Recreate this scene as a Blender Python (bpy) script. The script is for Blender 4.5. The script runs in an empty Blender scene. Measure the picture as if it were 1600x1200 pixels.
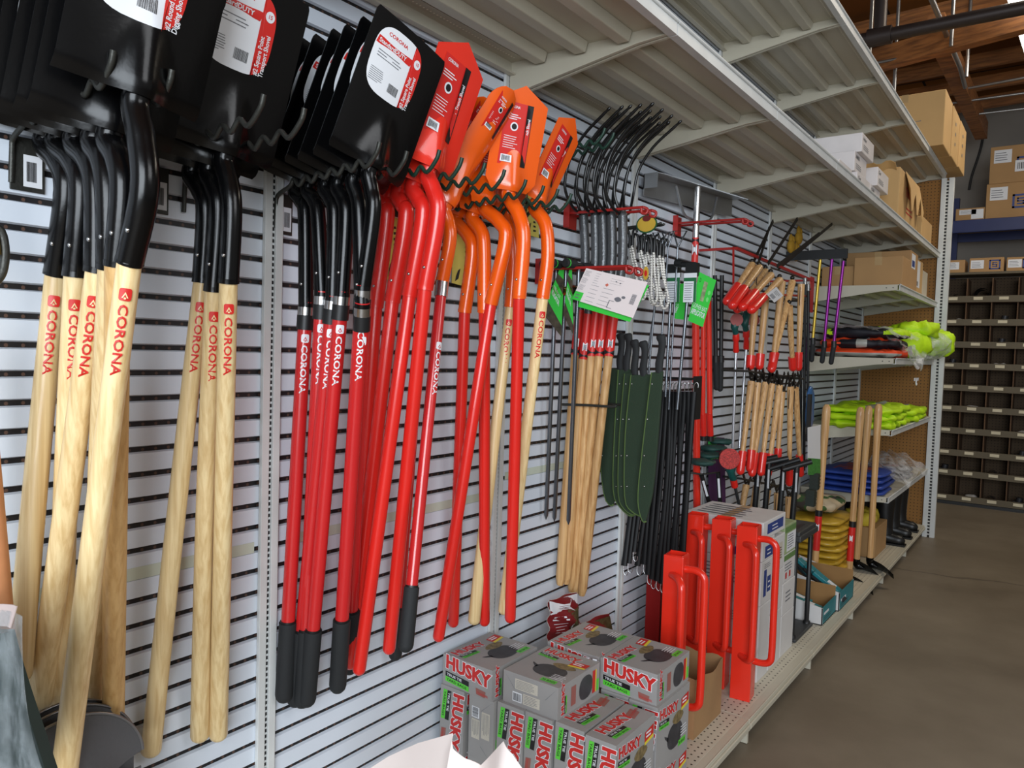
import bpy, math, random
import numpy as np
from mathutils import Vector, Matrix
random.seed(7)
SC = bpy.context.scene
COL = SC.collection

# ------------------------------------------------------------------ camera
YAW, PITCH, ROLL, FPX = 0.63720, -0.04640, 0.03040, 1170.74
CAM = np.array([1.2934, 0.0, 1.2910])
Y0, BAY = 0.1609, 0.762                      # first upright, bay width
SLAT = 0.0447                                # slat pitch of the wall panels
_f = np.array([-math.sin(YAW)*math.cos(PITCH), math.cos(YAW)*math.cos(PITCH), math.sin(PITCH)])
_r0 = np.array([math.cos(YAW), math.sin(YAW), 0.0]); _u0 = np.cross(_r0, _f)
_r = _r0*math.cos(ROLL)+_u0*math.sin(ROLL); _u = -_r0*math.sin(ROLL)+_u0*math.cos(ROLL)
cd = bpy.data.cameras.new('camera'); co = bpy.data.objects.new('camera', cd); COL.objects.link(co)
cd.sensor_width = 36.0; cd.lens = FPX/1600*36.0; cd.clip_start = 0.02; cd.clip_end = 60
mw = Matrix.Identity(4)
for i in range(3):
    mw[i][0] = _r[i]; mw[i][1] = _u[i]; mw[i][2] = -_f[i]; mw[i][3] = CAM[i]
co.matrix_world = mw
SC.camera = co

# ------------------------------------------------------------------ world, lights, exposure
SC.view_settings.view_transform = 'Standard'; SC.view_settings.look = 'None'
SC.view_settings.gamma = 1.0; SC.view_settings.use_curve_mapping = False
SC.view_settings.exposure = 0.16
wd = bpy.data.worlds.new('room_air'); SC.world = wd; wd.use_nodes = True
wd.node_tree.nodes['Background'].inputs[0].default_value = (0.95, 0.90, 0.84, 1)
wd.node_tree.nodes['Background'].inputs[1].default_value = 0.21

def area(name, loc, target, sx, sy, power, color):
    l = bpy.data.lights.new(name, 'AREA'); l.shape = 'RECTANGLE'; l.size = sx; l.size_y = sy
    l.energy = power; l.color = color
    o = bpy.data.objects.new(name, l); COL.objects.link(o); o.location = loc
    d = Vector(target)-Vector(loc)
    o.rotation_euler = d.to_track_quat('-Z', 'Y').to_euler()
    return o
# daylight through the big shop doorway behind and beside the photographer
area('doorway_daylight', (2.6, -2.4, 1.9), (0.0, 1.1, 1.1), 2.6, 2.4, 205, (0.84, 0.92, 1.0))
area('side_area_light', (3.6, 1.2, 2.7), (0.0, 1.9, 1.3), 1.6, 1.2, 26, (0.95, 0.97, 1.0))  # weaker pale area light aimed at the wall from the aisle side
# ceiling tubes further down the aisle
area('aisle_tube_light', (1.75, 5.6, 3.95), (1.2, 5.4, 0.0), 0.25, 2.4, 50, (1.0, 0.90, 0.74))

# ------------------------------------------------------------------ picture point -> place at a known depth
def ray(px, py): return _f*FPX + _r*(px-800) + _u*(600-py)
def PX(px, py, X):
    v = ray(px, py); t = (X-CAM[0])/v[0]; return Vector(CAM+t*v)
def PY(px, py, Y):
    v = ray(px, py); t = Y/v[1]; return Vector(CAM+t*v)
def PZ(px, py, Z):
    v = ray(px, py); t = (Z-CAM[2])/v[2]; return Vector(CAM+t*v)
def pk(k): return Y0+k*BAY

# ------------------------------------------------------------------ materials
MATS = {}
def new_mat(name):
    m = bpy.data.materials.new(name); m.use_nodes = True
    nt = m.node_tree; b = nt.nodes['Principled BSDF']
    return m, nt, b
def srgb(c):
    return tuple(((x/255)/12.92 if x/255 <= 0.04045 else ((x/255+0.055)/1.055)**2.4) for x in c)
def mat(name, rgb, rough=0.5, metal=0.0, var=0.08, vscale=8.0, bump=0.0, bscale=60, coat=0.0, alpha=1.0, spec=0.5, trans=0.0):
    """plain painted, plastic or metal surface; slight procedural mottling"""
    if name in MATS: return MATS[name]
    m, nt, b = new_mat(name); c = srgb(rgb)
    tc = nt.nodes.new('ShaderNodeTexCoord'); nz = nt.nodes.new('ShaderNodeTexNoise')
    nz.inputs['Scale'].default_value = vscale; nz.inputs['Detail'].default_value = 3
    nt.links.new(tc.outputs['Object'], nz.inputs['Vector'])
    cr = nt.nodes.new('ShaderNodeValToRGB')
    cr.color_ramp.elements[0].position = 0.3; cr.color_ramp.elements[1].position = 0.7
    cr.color_ramp.elements[0].color = tuple(x*(1-var) for x in c)+(1,)
    cr.color_ramp.elements[1].color = tuple(min(1, x*(1+var)) for x in c)+(1,)
    nt.links.new(nz.outputs[0], cr.inputs[0]); nt.links.new(cr.outputs[0], b.inputs['Base Color'])
    b.inputs['Roughness'].default_value = rough; b.inputs['Metallic'].default_value = metal
    b.inputs['Specular IOR Level'].default_value = spec
    b.inputs['Coat Weight'].default_value = coat
    b.inputs['Transmission Weight'].default_value = trans
    b.inputs['Alpha'].default_value = alpha
    if bump:
        n2 = nt.nodes.new('ShaderNodeTexNoise'); n2.inputs['Scale'].default_value = bscale
        nt.links.new(tc.outputs['Object'], n2.inputs['Vector'])
        bp = nt.nodes.new('ShaderNodeBump'); bp.inputs['Strength'].default_value = bump; bp.inputs['Distance'].default_value = 0.002
        nt.links.new(n2.outputs[0], bp.inputs['Height']); nt.links.new(bp.outputs[0], b.inputs['Normal'])
    MATS[name] = m; return m
def wood(name, light, dark, scale=(95, 95, 1.6), rough=0.42):
    if name in MATS: return MATS[name]
    m, nt, b = new_mat(name)
    tc = nt.nodes.new('ShaderNodeTexCoord'); mp = nt.nodes.new('ShaderNodeMapping')
    mp.inputs['Scale'].default_value = scale
    oi = nt.nodes.new('ShaderNodeObjectInfo'); ad = nt.nodes.new('ShaderNodeVectorMath'); ad.operation = 'ADD'
    sc = nt.nodes.new('ShaderNodeVectorMath'); sc.operation = 'SCALE'; sc.inputs['Scale'].default_value = 30
    cb = nt.nodes.new('ShaderNodeCombineXYZ')
    nt.links.new(oi.outputs['Random'], cb.inputs[0]); nt.links.new(oi.outputs['Random'], cb.inputs[1])
    nt.links.new(cb.outputs[0], sc.inputs[0])
    nt.links.new(tc.outputs['Object'], mp.inputs['Vector']); nt.links.new(mp.outputs[0], ad.inputs[0]); nt.links.new(sc.outputs[0], ad.inputs[1])
    nz = nt.nodes.new('ShaderNodeTexNoise'); nz.inputs['Scale'].default_value = 1.6; nz.inputs['Detail'].default_value = 5; nz.inputs['Distortion'].default_value = 0.25
    nt.links.new(ad.outputs[0], nz.inputs['Vector'])
    cr = nt.nodes.new('ShaderNodeValToRGB')
    cr.color_ramp.elements[0].position = 0.32; cr.color_ramp.elements[1].position = 0.62
    cr.color_ramp.elements[0].color = srgb(dark)+(1,); cr.color_ramp.elements[1].color = srgb(light)+(1,)
    nt.links.new(nz.outputs[0], cr.inputs[0])
    hs = nt.nodes.new('ShaderNodeHueSaturation')
    mr = nt.nodes.new('ShaderNodeMapRange'); mr.inputs['To Min'].default_value = 0.86; mr.inputs['To Max'].default_value = 1.08
    nt.links.new(oi.outputs['Random'], mr.inputs[0]); nt.links.new(mr.outputs[0], hs.inputs['Value'])
    nt.links.new(cr.outputs[0], hs.inputs['Color']); nt.links.new(hs.outputs[0], b.inputs['Base Color'])
    b.inputs['Roughness'].default_value = rough; b.inputs['Coat Weight'].default_value = 0.15
    MATS[name] = m; return m
def glow(name, rgb, strength):
    m, nt, b = new_mat(name); b.inputs['Base Color'].default_value = srgb(rgb)+(1,)
    b.inputs['Emission Color'].default_value = srgb(rgb)+(1,); b.inputs['Emission Strength'].default_value = strength
    MATS[name] = m; return m
def math_node(nt, op, a, b=None):
    n = nt.nodes.new('ShaderNodeMath'); n.operation = op
    for i, v in enumerate((a, b)):
        if v is None: continue
        if isinstance(v, (int, float)): n.inputs[i].default_value = v
        else: nt.links.new(v, n.inputs[i])
    return n.outputs[0]
def rect_holes(name, base, hole, ax, pu, pv, fu, fv, rough=0.5, circle=False, vmin=None):
    """surface with a regular grid of punched holes: axis pair ax, pitches pu/pv, filled fractions fu/fv"""
    m, nt, b = new_mat(name)
    tc = nt.nodes.new('ShaderNodeTexCoord'); sp = nt.nodes.new('ShaderNodeSeparateXYZ')
    nt.links.new(tc.outputs['Object'], sp.inputs[0])
    u = math_node(nt, 'FRACT', math_node(nt, 'DIVIDE', sp.outputs[ax[0]], pu)); u = math_node(nt, 'ABSOLUTE', math_node(nt, 'SUBTRACT', u, 0.5))
    v = math_node(nt, 'FRACT', math_node(nt, 'DIVIDE', sp.outputs[ax[1]], pv)); v = math_node(nt, 'ABSOLUTE', math_node(nt, 'SUBTRACT', v, 0.5))
    if circle:
        uu = math_node(nt, 'MULTIPLY', u, pu); vv = math_node(nt, 'MULTIPLY', v, pv)
        d = math_node(nt, 'ADD', math_node(nt, 'MULTIPLY', uu, uu), math_node(nt, 'MULTIPLY', vv, vv))
        k = math_node(nt, 'LESS_THAN', d, (fu*pu/2)**2)
    else:
        k = math_node(nt, 'MULTIPLY', math_node(nt, 'LESS_THAN', u, fu/2), math_node(nt, 'LESS_THAN', v, fv/2))
    nz = nt.nodes.new('ShaderNodeTexNoise'); nz.inputs['Scale'].default_value = 5; nt.links.new(tc.outputs['Object'], nz.inputs['Vector'])
    c = srgb(base); cr = nt.nodes.new('ShaderNodeValToRGB')
    cr.color_ramp.elements[0].position = .3; cr.color_ramp.elements[1].position = .7
    cr.color_ramp.elements[0].color = tuple(x*.92 for x in c)+(1,); cr.color_ramp.elements[1].color = tuple(min(1, x*1.05) for x in c)+(1,)
    nt.links.new(nz.outputs[0], cr.inputs[0])
    mx = nt.nodes.new('ShaderNodeMix'); mx.data_type = 'RGBA'
    nt.links.new(k, mx.inputs[0]); nt.links.new(cr.outputs[0], mx.inputs[6]); mx.inputs[7].default_value = srgb(hole)+(1,)
    nt.links.new(mx.outputs[2], b.inputs['Base Color']); b.inputs['Roughness'].default_value = rough
    MATS[name] = m; return m

# ------------------------------------------------------------------ mesh builder
class M:
    """collects polygons in world coordinates; build() links them as one mesh object"""
    def __init__(s): s.v = []; s.f = []; s.mi = []; s.sm = []
    def add(s, vs, fs, mi=0, sm=False):
        n = len(s.v); s.v += [tuple(p) for p in vs]
        for f in fs: s.f.append(tuple(i+n for i in f)); s.mi.append(mi); s.sm.append(sm)
        return s
    def box(s, a, b, mi=0):
        x0, y0, z0 = a; x1, y1, z1 = b
        return s.hexa([(x0,y0,z0),(x1,y0,z0),(x1,y1,z0),(x0,y1,z0)], [(x0,y0,z1),(x1,y0,z1),(x1,y1,z1),(x0,y1,z1)], mi)
    def hexa(s, lo, hi, mi=0):
        return s.add(list(lo)+list(hi), [(3,2,1,0),(4,5,6,7),(0,1,5,4),(1,2,6,5),(2,3,7,6),(3,0,4,7)], mi)
    def obox(s, c, u, v, w, mi=0):
        """box centred at c with half-axis vectors u, v, w"""
        c, u, v, w = map(Vector, (c, u, v, w))
        return s.hexa([c-u-v-w, c+u-v-w, c+u+v-w, c-u+v-w], [c-u-v+w, c+u-v+w, c+u+v+w, c-u+v+w], mi)
    def bar(s, p, q, w, t, up=(0,0,1), mi=0):
        p = Vector(p); q = Vector(q); d = (q-p); L = d.length; d.normalize()
        a = d.cross(Vector(up))
        if a.length < 1e-4: a = d.cross(Vector((1,0,0)))
        a.normalize(); c = a.cross(d)
        return s.obox((p+q)/2, a*w/2, d*L/2, c*t/2, mi)
    def prism(s, poly, vec, mi=0, sm=False):
        """planar outline extruded by vec"""
        n = len(poly); vec = Vector(vec); poly = [Vector(p) for p in poly]
        return s.add(poly+[p+vec for p in poly], [tuple(range(n))[::-1], tuple(range(n, 2*n))]+[(i, (i+1) % n, (i+1) % n+n, i+n) for i in range(n)], mi, sm)
    def tube(s, pts, r, seg=12, mi=0, caps=True, flat=(1.0, 1.0), ref=None):
        pts = [Vector(p) for p in pts]; n = len(pts)
        rs = r if isinstance(r, (list, tuple)) else [r]*n
        T = []
        for i in range(n):
            a = pts[max(0, i-1)]; b = pts[min(n-1, i+1)]; T.append((b-a).normalized())
        N = Vector(ref) if ref else (Vector((1,0,0)) if abs(T[0].x) < .8 else Vector((0,1,0)))
        vs = []; 
        for i in range(n):
            N = (N-T[i]*N.dot(T[i])).normalized(); B = T[i].cross(N)
            for k in range(seg):
                a = 2*math.pi*k/seg
                vs.append(pts[i]+N*(math.cos(a)*rs[i]*flat[0])+B*(math.sin(a)*rs[i]*flat[1]))
        fs = [(i*seg+k, i*seg+(k+1) % seg, (i+1)*seg+(k+1) % seg, (i+1)*seg+k) for i in range(n-1) for k in range(seg)]
        s.add(vs, fs, mi, True)
        if caps: s.add(vs[:seg], [tuple(range(seg))[::-1]], mi); s.add(vs[-seg:], [tuple(range(seg))], mi)
        return s
    def rod(s, p, q, r, seg=12, mi=0, dome=False):
        """straight round bar; dome rounds the far end"""
        p = Vector(p); q = Vector(q); d = (q-p).normalized()
        if not dome: return s.tube([p, q], r, seg, mi)
        pts = [p]; rs = [r]
        for a in (0, 25, 50, 70, 84):
            t = math.radians(a); pts.append(q-d*r*(1-math.sin(t))); rs.append(r*math.cos(t))
        return s.tube(pts, rs, seg, mi)
    def sheet(s, fn, nu, nv, th, mi=0, sm=True):
        """curved sheet with thickness: fn(u,v) -> point"""
        G = [[Vector(fn(i/nu, j/nv)) for j in range(nv+1)] for i in range(nu+1)]
        def nrm(i, j):
            a = G[min(nu, i+1)][j]-G[max(0, i-1)][j]; b = G[i][min(nv, j+1)]-G[i][max(0, j-1)]
            c = a.cross(b); return c.normalized() if c.length > 0 else Vector((0,0,1))
        top = []; bot = []
        for i in range(nu+1):
            for j in range(nv+1):
                nn = nrm(i, j); top.append(G[i][j]+nn*th/2); bot.append(G[i][j]-nn*th/2)
        K = nv+1; N = len(top); fs = []
        for i in range(nu):
            for j in range(nv):
                a, b, c, d = i*K+j, (i+1)*K+j, (i+1)*K+j+1, i*K+j+1
                fs.append((a, b, c, d)); fs.append((N+d, N+c, N+b, N+a))
        s.add(top+bot, fs, mi, sm)
        ed = [(i*K) for i in range(nu+1)]; ed += [nu*K+j for j in range(1, K)]; ed += [i*K+nv for i in range(nu-1, -1, -1)]; ed += [j for j in range(nv-1, 0, -1)]
        es = [(ed[i], N+ed[i], N+ed[(i+1) % len(ed)], ed[(i+1) % len(ed)]) for i in range(len(ed))]
        vs = top+bot; s.add(vs, es, mi, False)
        return s
    def sphere(s, c, r, mi=0, nu=12, nv=8, sc=(1,1,1)):
        c = Vector(c); vs = []
        for j in range(nv+1):
            t = math.pi*j/nv
            for i in range(nu):
                a = 2*math.pi*i/nu
                vs.append(c+Vector((r*sc[0]*math.sin(t)*math.cos(a), r*sc[1]*math.sin(t)*math.sin(a), r*sc[2]*math.cos(t))))
        fs = [(j*nu+i, (j+1)*nu+i, (j+1)*nu+(i+1) % nu, j*nu+(i+1) % nu) for j in range(nv) for i in range(nu)]
        return s.add(vs, fs, mi, True)
    def text(s, txt, org, ux, uy, h, mi=0, bold=0.0, wrap=None, align='LEFT', sx=1.0, lift=0.0006):
        """letters of cap height h laid from org along ux with uy up; wrap=(axis point, axis dir, radius) bends them round a bar"""
        vs, fs = glyphs(txt, bold, align)
        org, ux, uy = Vector(org), Vector(ux).normalized(), Vector(uy).normalized(); nn = ux.cross(uy)
        k = h/0.73
        out = []
        for (x, y) in vs:
            p = org+ux*(x*k*sx)+uy*(y*k)+nn*lift
            if wrap:
                c, d, r = wrap; c = Vector(c); d = Vector(d).normalized()
                o = p-c; ax = d*o.dot(d); o = o-ax
                base = (org-c); base = (base-d*base.dot(d)); bn = nn-d*nn.dot(d); bn.normalize(); side = d.cross(bn)
                a = o.dot(side)/r
                p = c+ax+bn*(math.cos(a)*(r+lift))+side*(math.sin(a)*(r+lift))
            out.append(p)
        return s.add(out, fs, mi)
    def quad(s, org, ux, uy, mi=0, lift=0.0004, nrm=None):
        org, ux, uy = Vector(org), Vector(ux), Vector(uy); n = (ux.cross(uy)).normalized()*lift
        return s.add([org+n, org+ux+n, org+ux+uy+n, org+uy+n], [(0,1,2,3)], mi)
    def build(s, name, mats, parent=None, root=None, local=False, bevel=0.0, bseg=2):
        me = bpy.data.meshes.new(name)
        base = Vector((0,0,0))
        r = root if root is not None else parent
        if r is not None and not local:
            while r.parent is not None: r = r.parent
            base = Vector(r.location)
        me.from_pydata([tuple(Vector(p)-base) for p in s.v], [], s.f)
        for m in (mats if isinstance(mats, (list, tuple)) else [mats]): me.materials.append(m)
        me.polygons.foreach_set('material_index', s.mi); me.polygons.foreach_set('use_smooth', s.sm)
        me.update()
        o = bpy.data.objects.new(name, me); COL.objects.link(o)
        if parent is not None: o.parent = parent
        if bevel:
            b = o.modifiers.new('bevel', 'BEVEL'); b.width = bevel; b.segments = bseg; b.limit_method = 'ANGLE'; b.angle_limit = math.radians(40)
        return o
_G = {}
def glyphs(txt, bold, align):
    key = (txt, bold, align)
    if key in _G: return _G[key]
    cu = bpy.data.curves.new('t', 'FONT'); cu.body = txt; cu.offset = bold; cu.align_x = align; cu.resolution_u = 2
    ob = bpy.data.objects.new('t', cu); COL.objects.link(ob)
    me = bpy.data.meshes.new_from_object(ob)
    vs = [(v.co.x, v.co.y) for v in me.vertices]; fs = [tuple(p.vertices) for p in me.polygons]
    bpy.data.objects.remove(ob); bpy.data.curves.remove(cu); bpy.data.meshes.remove(me)
    _G[key] = (vs, fs); return _G[key]

def tag(o, label=None, cat=None, group=None, kind=None):
    if label: o['label'] = label
    if cat: o['category'] = cat
    if group: o['group'] = group
    if kind: o['kind'] = kind
    return o
def thing(name, label, cat, loc=(0,0,0), rotz=0.0, group=None):
    o = bpy.data.objects.new(name, None); COL.objects.link(o); o.empty_display_size = 0.05
    o.location = loc; o.rotation_euler = (0, 0, rotz)
    return tag(o, label, cat, group)
def solo(name, m, mats, label, cat, loc=None, group=None, bevel=0.0):
    """a thing that is one mesh, its origin at its base"""
    if loc is None:
        xs = [p[0] for p in m.v]; ys = [p[1] for p in m.v]; zs = [p[2] for p in m.v]
        loc = ((min(xs)+max(xs))/2, (min(ys)+max(ys))/2, min(zs))
    m.v = [tuple(Vector(p)-Vector(loc)) for p in m.v]
    o = m.build(name, mats, local=True, bevel=bevel); o.location = loc
    return tag(o, label, cat, group)
def dup(root, loc=None, rotz=None, label=None, group=None):
    r = root.copy(); COL.objects.link(r)
    if loc is not None: r.location = loc
    if rotz is not None: r.rotation_euler = (0, 0, rotz)
    tag(r, label, None, group)
    for ch in root.children:
        c = ch.copy(); COL.objects.link(c); c.parent = r
        for g in ch.children:
            d = g.copy(); COL.objects.link(d); d.parent = c
    return r
def smooth_path(pts, n=6):
    """Catmull-Rom through the points"""
    pts = [Vector(p) for p in pts]; P = [pts[0]*2-pts[1]]+pts+[pts[-1]*2-pts[-2]]; out = []
    for i in range(1, len(P)-2):
        for k in range(n):
            t = k/n; a, b, c, d = P[i-1], P[i], P[i+1], P[i+2]
            out.append(0.5*((2*b)+(c-a)*t+(2*a-5*b+4*c-d)*t*t+(3*b-a-3*c+d)*t**3))
    out.append(pts[-1]); return out
# ------------------------------------------------------------------ colours
WHITE = mat('white_powder_coat', (206, 208, 206), 0.45)
CREAM = mat('cream_shelf_enamel', (190, 184, 166), 0.42, var=0.05, vscale=3)
SLATW = mat('white_slat_enamel', (214, 222, 232), 0.34, var=0.025, vscale=2)
BLACK = mat('black_gloss_enamel', (7, 7, 8), 0.22, spec=0.32, bump=0.05, bscale=140)
BLKPL = mat('black_plastic', (20, 21, 22), 0.45)
BLKRUB = mat('black_foam_grip', (27, 29, 31), 0.75, bump=0.2, bscale=300)
RED = mat('red_gloss_plastic', (218, 38, 30), 0.28, coat=0.3, var=0.03)
REDP = mat('red_hook_enamel', (160, 34, 30), 0.4)
REDH = mat('red_fiberglass', (196, 34, 36), 0.25, coat=0.4, var=0.03)
ORANGE = mat('orange_enamel', (236, 92, 14), 0.25, coat=0.4, var=0.03)
REDEN = mat('red_enamel_steel', (226, 46, 28), 0.27, coat=0.4, var=0.03)
STEEL = mat('bright_steel', (190, 190, 190), 0.25, 1.0)
GREYM = mat('grey_steel_rod', (120, 124, 130), 0.3, 0.9)
HAMMER = mat('hammered_grey_enamel', (88, 90, 92), 0.32, 0.5, bump=0.5, bscale=220)
WIRE = mat('dark_grey_wire', (62, 62, 58), 0.45, 0.6, bump=0.3, bscale=200)
GREENW = mat('dark_green_wire', (20, 52, 40), 0.45)
PAPER = mat('white_label', (226, 228, 232), 0.4, var=0.01)
LRED = mat('label_red', (206, 38, 32), 0.4, var=0.01)
LBLK = mat('label_black', (24, 22, 24), 0.4, var=0.01)
LGRN = mat('label_green', (92, 205, 60), 0.4, var=0.01)
LYEL = mat('label_yellow', (224, 204, 60), 0.4, var=0.02)
GTXT = mat('print_grey', (110, 112, 118), 0.5, var=0.01)
ASH = wood('ash_handle', (238, 212, 160), (214, 180, 124))
HICK = wood('hickory_handle', (214, 172, 118), (180, 132, 80))
CARD = mat('brown_cardboard', (172, 134, 88), 0.75, var=0.06, vscale=6)
CARD2 = mat('tan_cardboard', (196, 158, 104), 0.72, var=0.05, vscale=5)

# ------------------------------------------------------------------ floor, walls, ceiling
def concrete():
    m, nt, b = new_mat('sealed_concrete')
    tc = nt.nodes.new('ShaderNodeTexCoord')
    n1 = nt.nodes.new('ShaderNodeTexNoise'); n1.inputs['Scale'].default_value = 1.3; n1.inputs['Detail'].default_value = 7; n1.inputs['Roughness'].default_value = .6
    nt.links.new(tc.outputs['Object'], n1.inputs['Vector'])
    cr = nt.nodes.new('ShaderNodeValToRGB'); cr.color_ramp.elements[0].position = .3; cr.color_ramp.elements[1].position = .72
    cr.color_ramp.elements[0].color = srgb((104, 92, 76))+(1,); cr.color_ramp.elements[1].color = srgb((138, 126, 108))+(1,)
    nt.links.new(n1.outputs[0], cr.inputs[0])
    vo = nt.nodes.new('ShaderNodeTexVoronoi'); vo.feature = 'DISTANCE_TO_EDGE'; vo.inputs['Scale'].default_value = 0.42
    n2 = nt.nodes.new('ShaderNodeTexNoise'); n2.inputs['Scale'].default_value = 2.2; n2.inputs['Detail'].default_value = 6
    mv = nt.nodes.new('ShaderNodeMix'); mv.data_type = 'VECTOR'; mv.inputs[0].default_value = 0.22
    nt.links.new(tc.outputs['Object'], n2.inputs['Vector']); nt.links.new(tc.outputs['Object'], mv.inputs[4]); nt.links.new(n2.outputs['Color'], mv.inputs[5])
    nt.links.new(mv.outputs[1], vo.inputs['Vector'])
    k = math_node(nt, 'LESS_THAN', vo.outputs['Distance'], 0.0035)
    k = math_node(nt, 'MULTIPLY', k, 0.45)
    mx = nt.nodes.new('ShaderNodeMix'); mx.data_type = 'RGBA'
    nt.links.new(k, mx.inputs[0]); nt.links.new(cr.outputs[0], mx.inputs[6]); mx.inputs[7].default_value = srgb((52, 46, 40))+(1,)
    nt.links.new(mx.outputs[2], b.inputs['Base Color']); b.inputs['Roughness'].default_value = 0.5
    return m
def struct(name, m, mats, **k):
    o = m.build(name, mats, **k); o['kind'] = 'structure'; return o
struct('floor', M().box((-0.2, -3.0, -0.12), (6.5, 9.6, 0.0)), concrete())

# wall of slats: recessed dark channel with punched holes behind every gap
SLOT = rect_holes('dark_slot_channel', (20, 18, 20), (84, 60, 48), (1, 2), 0.0235, SLAT, 0.24, 0.4, circle=True)
w = M()
ya, yb, ZT = pk(-1)-0.2, pk(8), 3.02
w.box((-0.05, ya, 0.02), (-0.007, yb, ZT), 1)
zb = 1.23
k0 = math.ceil((0.09-zb)/SLAT); k1 = int((ZT-zb)/SLAT)
for k in range(k0-1, k1):
    z0 = zb+k*SLAT+0.0044; z1 = zb+(k+1)*SLAT-0.0044
    z0 = max(z0, 0.02)
    # rolled top and bottom lips
    w.add([(-0.007, ya, z0), (0, ya, z0+.0022), (0, ya, z1-.0022), (-0.007, ya, z1), (-0.007, yb, z0), (0, yb, z0+.0022), (0, yb, z1-.0022), (-0.007, yb, z1)],
          [(0, 4, 5, 1)[::-1], (1, 5, 6, 2)[::-1], (2, 6, 7, 3)[::-1], (0, 1, 2, 3)[::-1], (4, 5, 6, 7)], 0)
struct('wall_left', w, [SLATW, SLOT])
struct('wall_back', M().box((-1.2, 9.45, 0), (6.5, 9.6, 6.2)), mat('painted_block_wall', (132, 126, 118), 0.7, var=.1, vscale=2, bump=.3, bscale=20))
def plank_mat():
    m, nt, b = new_mat('roof_boards')
    tc = nt.nodes.new('ShaderNodeTexCoord'); sp = nt.nodes.new('ShaderNodeSeparateXYZ'); nt.links.new(tc.outputs['Object'], sp.inputs[0])
    br = nt.nodes.new('ShaderNodeTexBrick'); br.inputs['Scale'].default_value = 1; br.inputs['Brick Width'].default_value = 2.4; br.inputs['Row Height'].default_value = 1.2
    br.inputs['Mortar Size'].default_value = .012; br.inputs['Color1'].default_value = srgb((128, 80, 32))+(1,); br.inputs['Color2'].default_value = srgb((96, 56, 24))+(1,); br.inputs['Mortar'].default_value = (.02, .012, .008, 1)
    nt.links.new(tc.outputs['Object'], br.inputs['Vector'])
    nt.links.new(br.outputs[0], b.inputs['Base Color']); b.inputs['Roughness'].default_value = .9; b.inputs['Specular IOR Level'].default_value = .1
    return m
struct('ceiling', M().box((-1.2, -3, 4.05), (6.5, 9.6, 4.15)), plank_mat())

# slotted uprights on the wall
UPR = rect_holes('slotted_upright_enamel', (208, 212, 212), (14, 14, 16), (1, 2), 10.0, 0.0118, 1.0, 0.62)
UPW = WHITE
def upright(k, label, x0=0.0, y=None, z1=2.98):
    y = pk(k) if y is None else y
    t = thing('slotted_upright', label, 'shelf upright', (x0, y, 0.0), group=None)
    m = M()
    for s in (-1, 1): m.box((x0+0.0005, y+s*.0125-.0085, 0.02), (x0+0.010, y+s*.0125+.0085, z1))
    m.build('rail', UPW, t, bevel=.0012)
    M().box((x0+0.0005, y-.004, .02), (x0+.004, y+.004, z1)).build('slot_strip', UPR, t)
    return t
where = {-1: 'white slotted upright left of the wooden digging shovels', 0: 'white slotted upright behind the leftmost wooden digging shovels',
 1: 'white slotted upright between the wooden and the red handled shovels', 2: 'white slotted upright behind the orange trenching shovels',
 3: 'white slotted upright behind the fork handles and the green sheaths', 4: 'white slotted upright beside the big metal rake',
 5: 'white slotted upright just left of the hanging garden loppers', 6: 'white slotted upright at the near end of the low side shelves',
 7: 'white slotted upright mid way along the shelves of folded clothing', 8: 'white slotted upright in the corner by the brown pegboard'}
for k, l in where.items():
    if k >= 0: upright(k, l)

# ------------------------------------------------------------------ shelves
PERF = rect_holes('perforated_cream_enamel', (196, 190, 172), (40, 36, 30), (1, 0), 0.0262, 0.0225, 0.26, 0.2, circle=True)
LIPHOLE = rect_holes('lip_hole_strip', (190, 184, 166), (238, 232, 214), (1, 0), 0.0118, 0.03, 0.42, 0.3, circle=True)
def shelf(k, z, label, group, depth=0.505, n=1):
    """one bay of wall shelf, deck top at z"""
    y0, y1 = pk(k)+.002, pk(k+1)-.002
    t = thing('wall_shelf', label, 'shelf', (0, y0, z-.03), group=group)
    M().box((0.012, y0, z-.004), (depth-.004, y1, z)).build('deck', CREAM, t)
    m = M()
    m.box((depth-.004, y0, z-.034), (depth, y1, z+.001)); m.box((depth-.022, y0, z-.034), (depth-.004, y1, z-.031))
    m.tube([(depth+.001, y0, z-.002), (depth+.001, y1, z-.002)], .005, 8)
    m.build('front_lip', WHITE, t)
    M().box((0.014, y0, z-.040), (0.017, y1, z-.004)).box((.017, y0, z-.040), (.032, y1, z-.036)).build('rear_lip', CREAM, t)
    for a in (.035, depth-.062):
        M().box((a, y0+.03, z-.0052), (a+.030, y1-.03, z-.0042)).build('hole_strip', LIPHOLE, t)
    for x in (0.12, 0.245, 0.37):
        # hat section rib along the shelf
        pr = [(x-.024, y0+.015, z-.004), (x-.016, y0+.015, z-.030), (x+.016, y0+.015, z-.030), (x+.024, y0+.015, z-.004)]
        M().prism(pr, (0, y1-y0-.03, 0)).build('rib', CREAM, t, bevel=.003)
    for ys in (y0, y1-.004):
        b = M(); b.prism([(0.012, ys, z-.095), (depth-.10, ys, z-.036), (depth-.012, ys, z-.030), (depth-.012, ys, z-.004), (.012, ys, z-.004)], (0, .004, 0))
        d = 1 if ys == y0 else -1
        b.prism([(0.012, ys, z-.097), (depth-.10, ys, z-.038), (depth-.012, ys, z-.032), (depth-.012, ys, z-.030), (depth-.10, ys, z-.036), (.012, ys, z-.095)], (0, .010*d, 0))
        b.build('bracket', CREAM, t)
    for xx in (depth-.035, depth-.07):
        M().tube([(xx, y0-.0004, z-.018), (xx, y0-.0012, z-.018)], .003, 8).build('bolt_hole', BLKPL, t)
    return t
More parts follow.
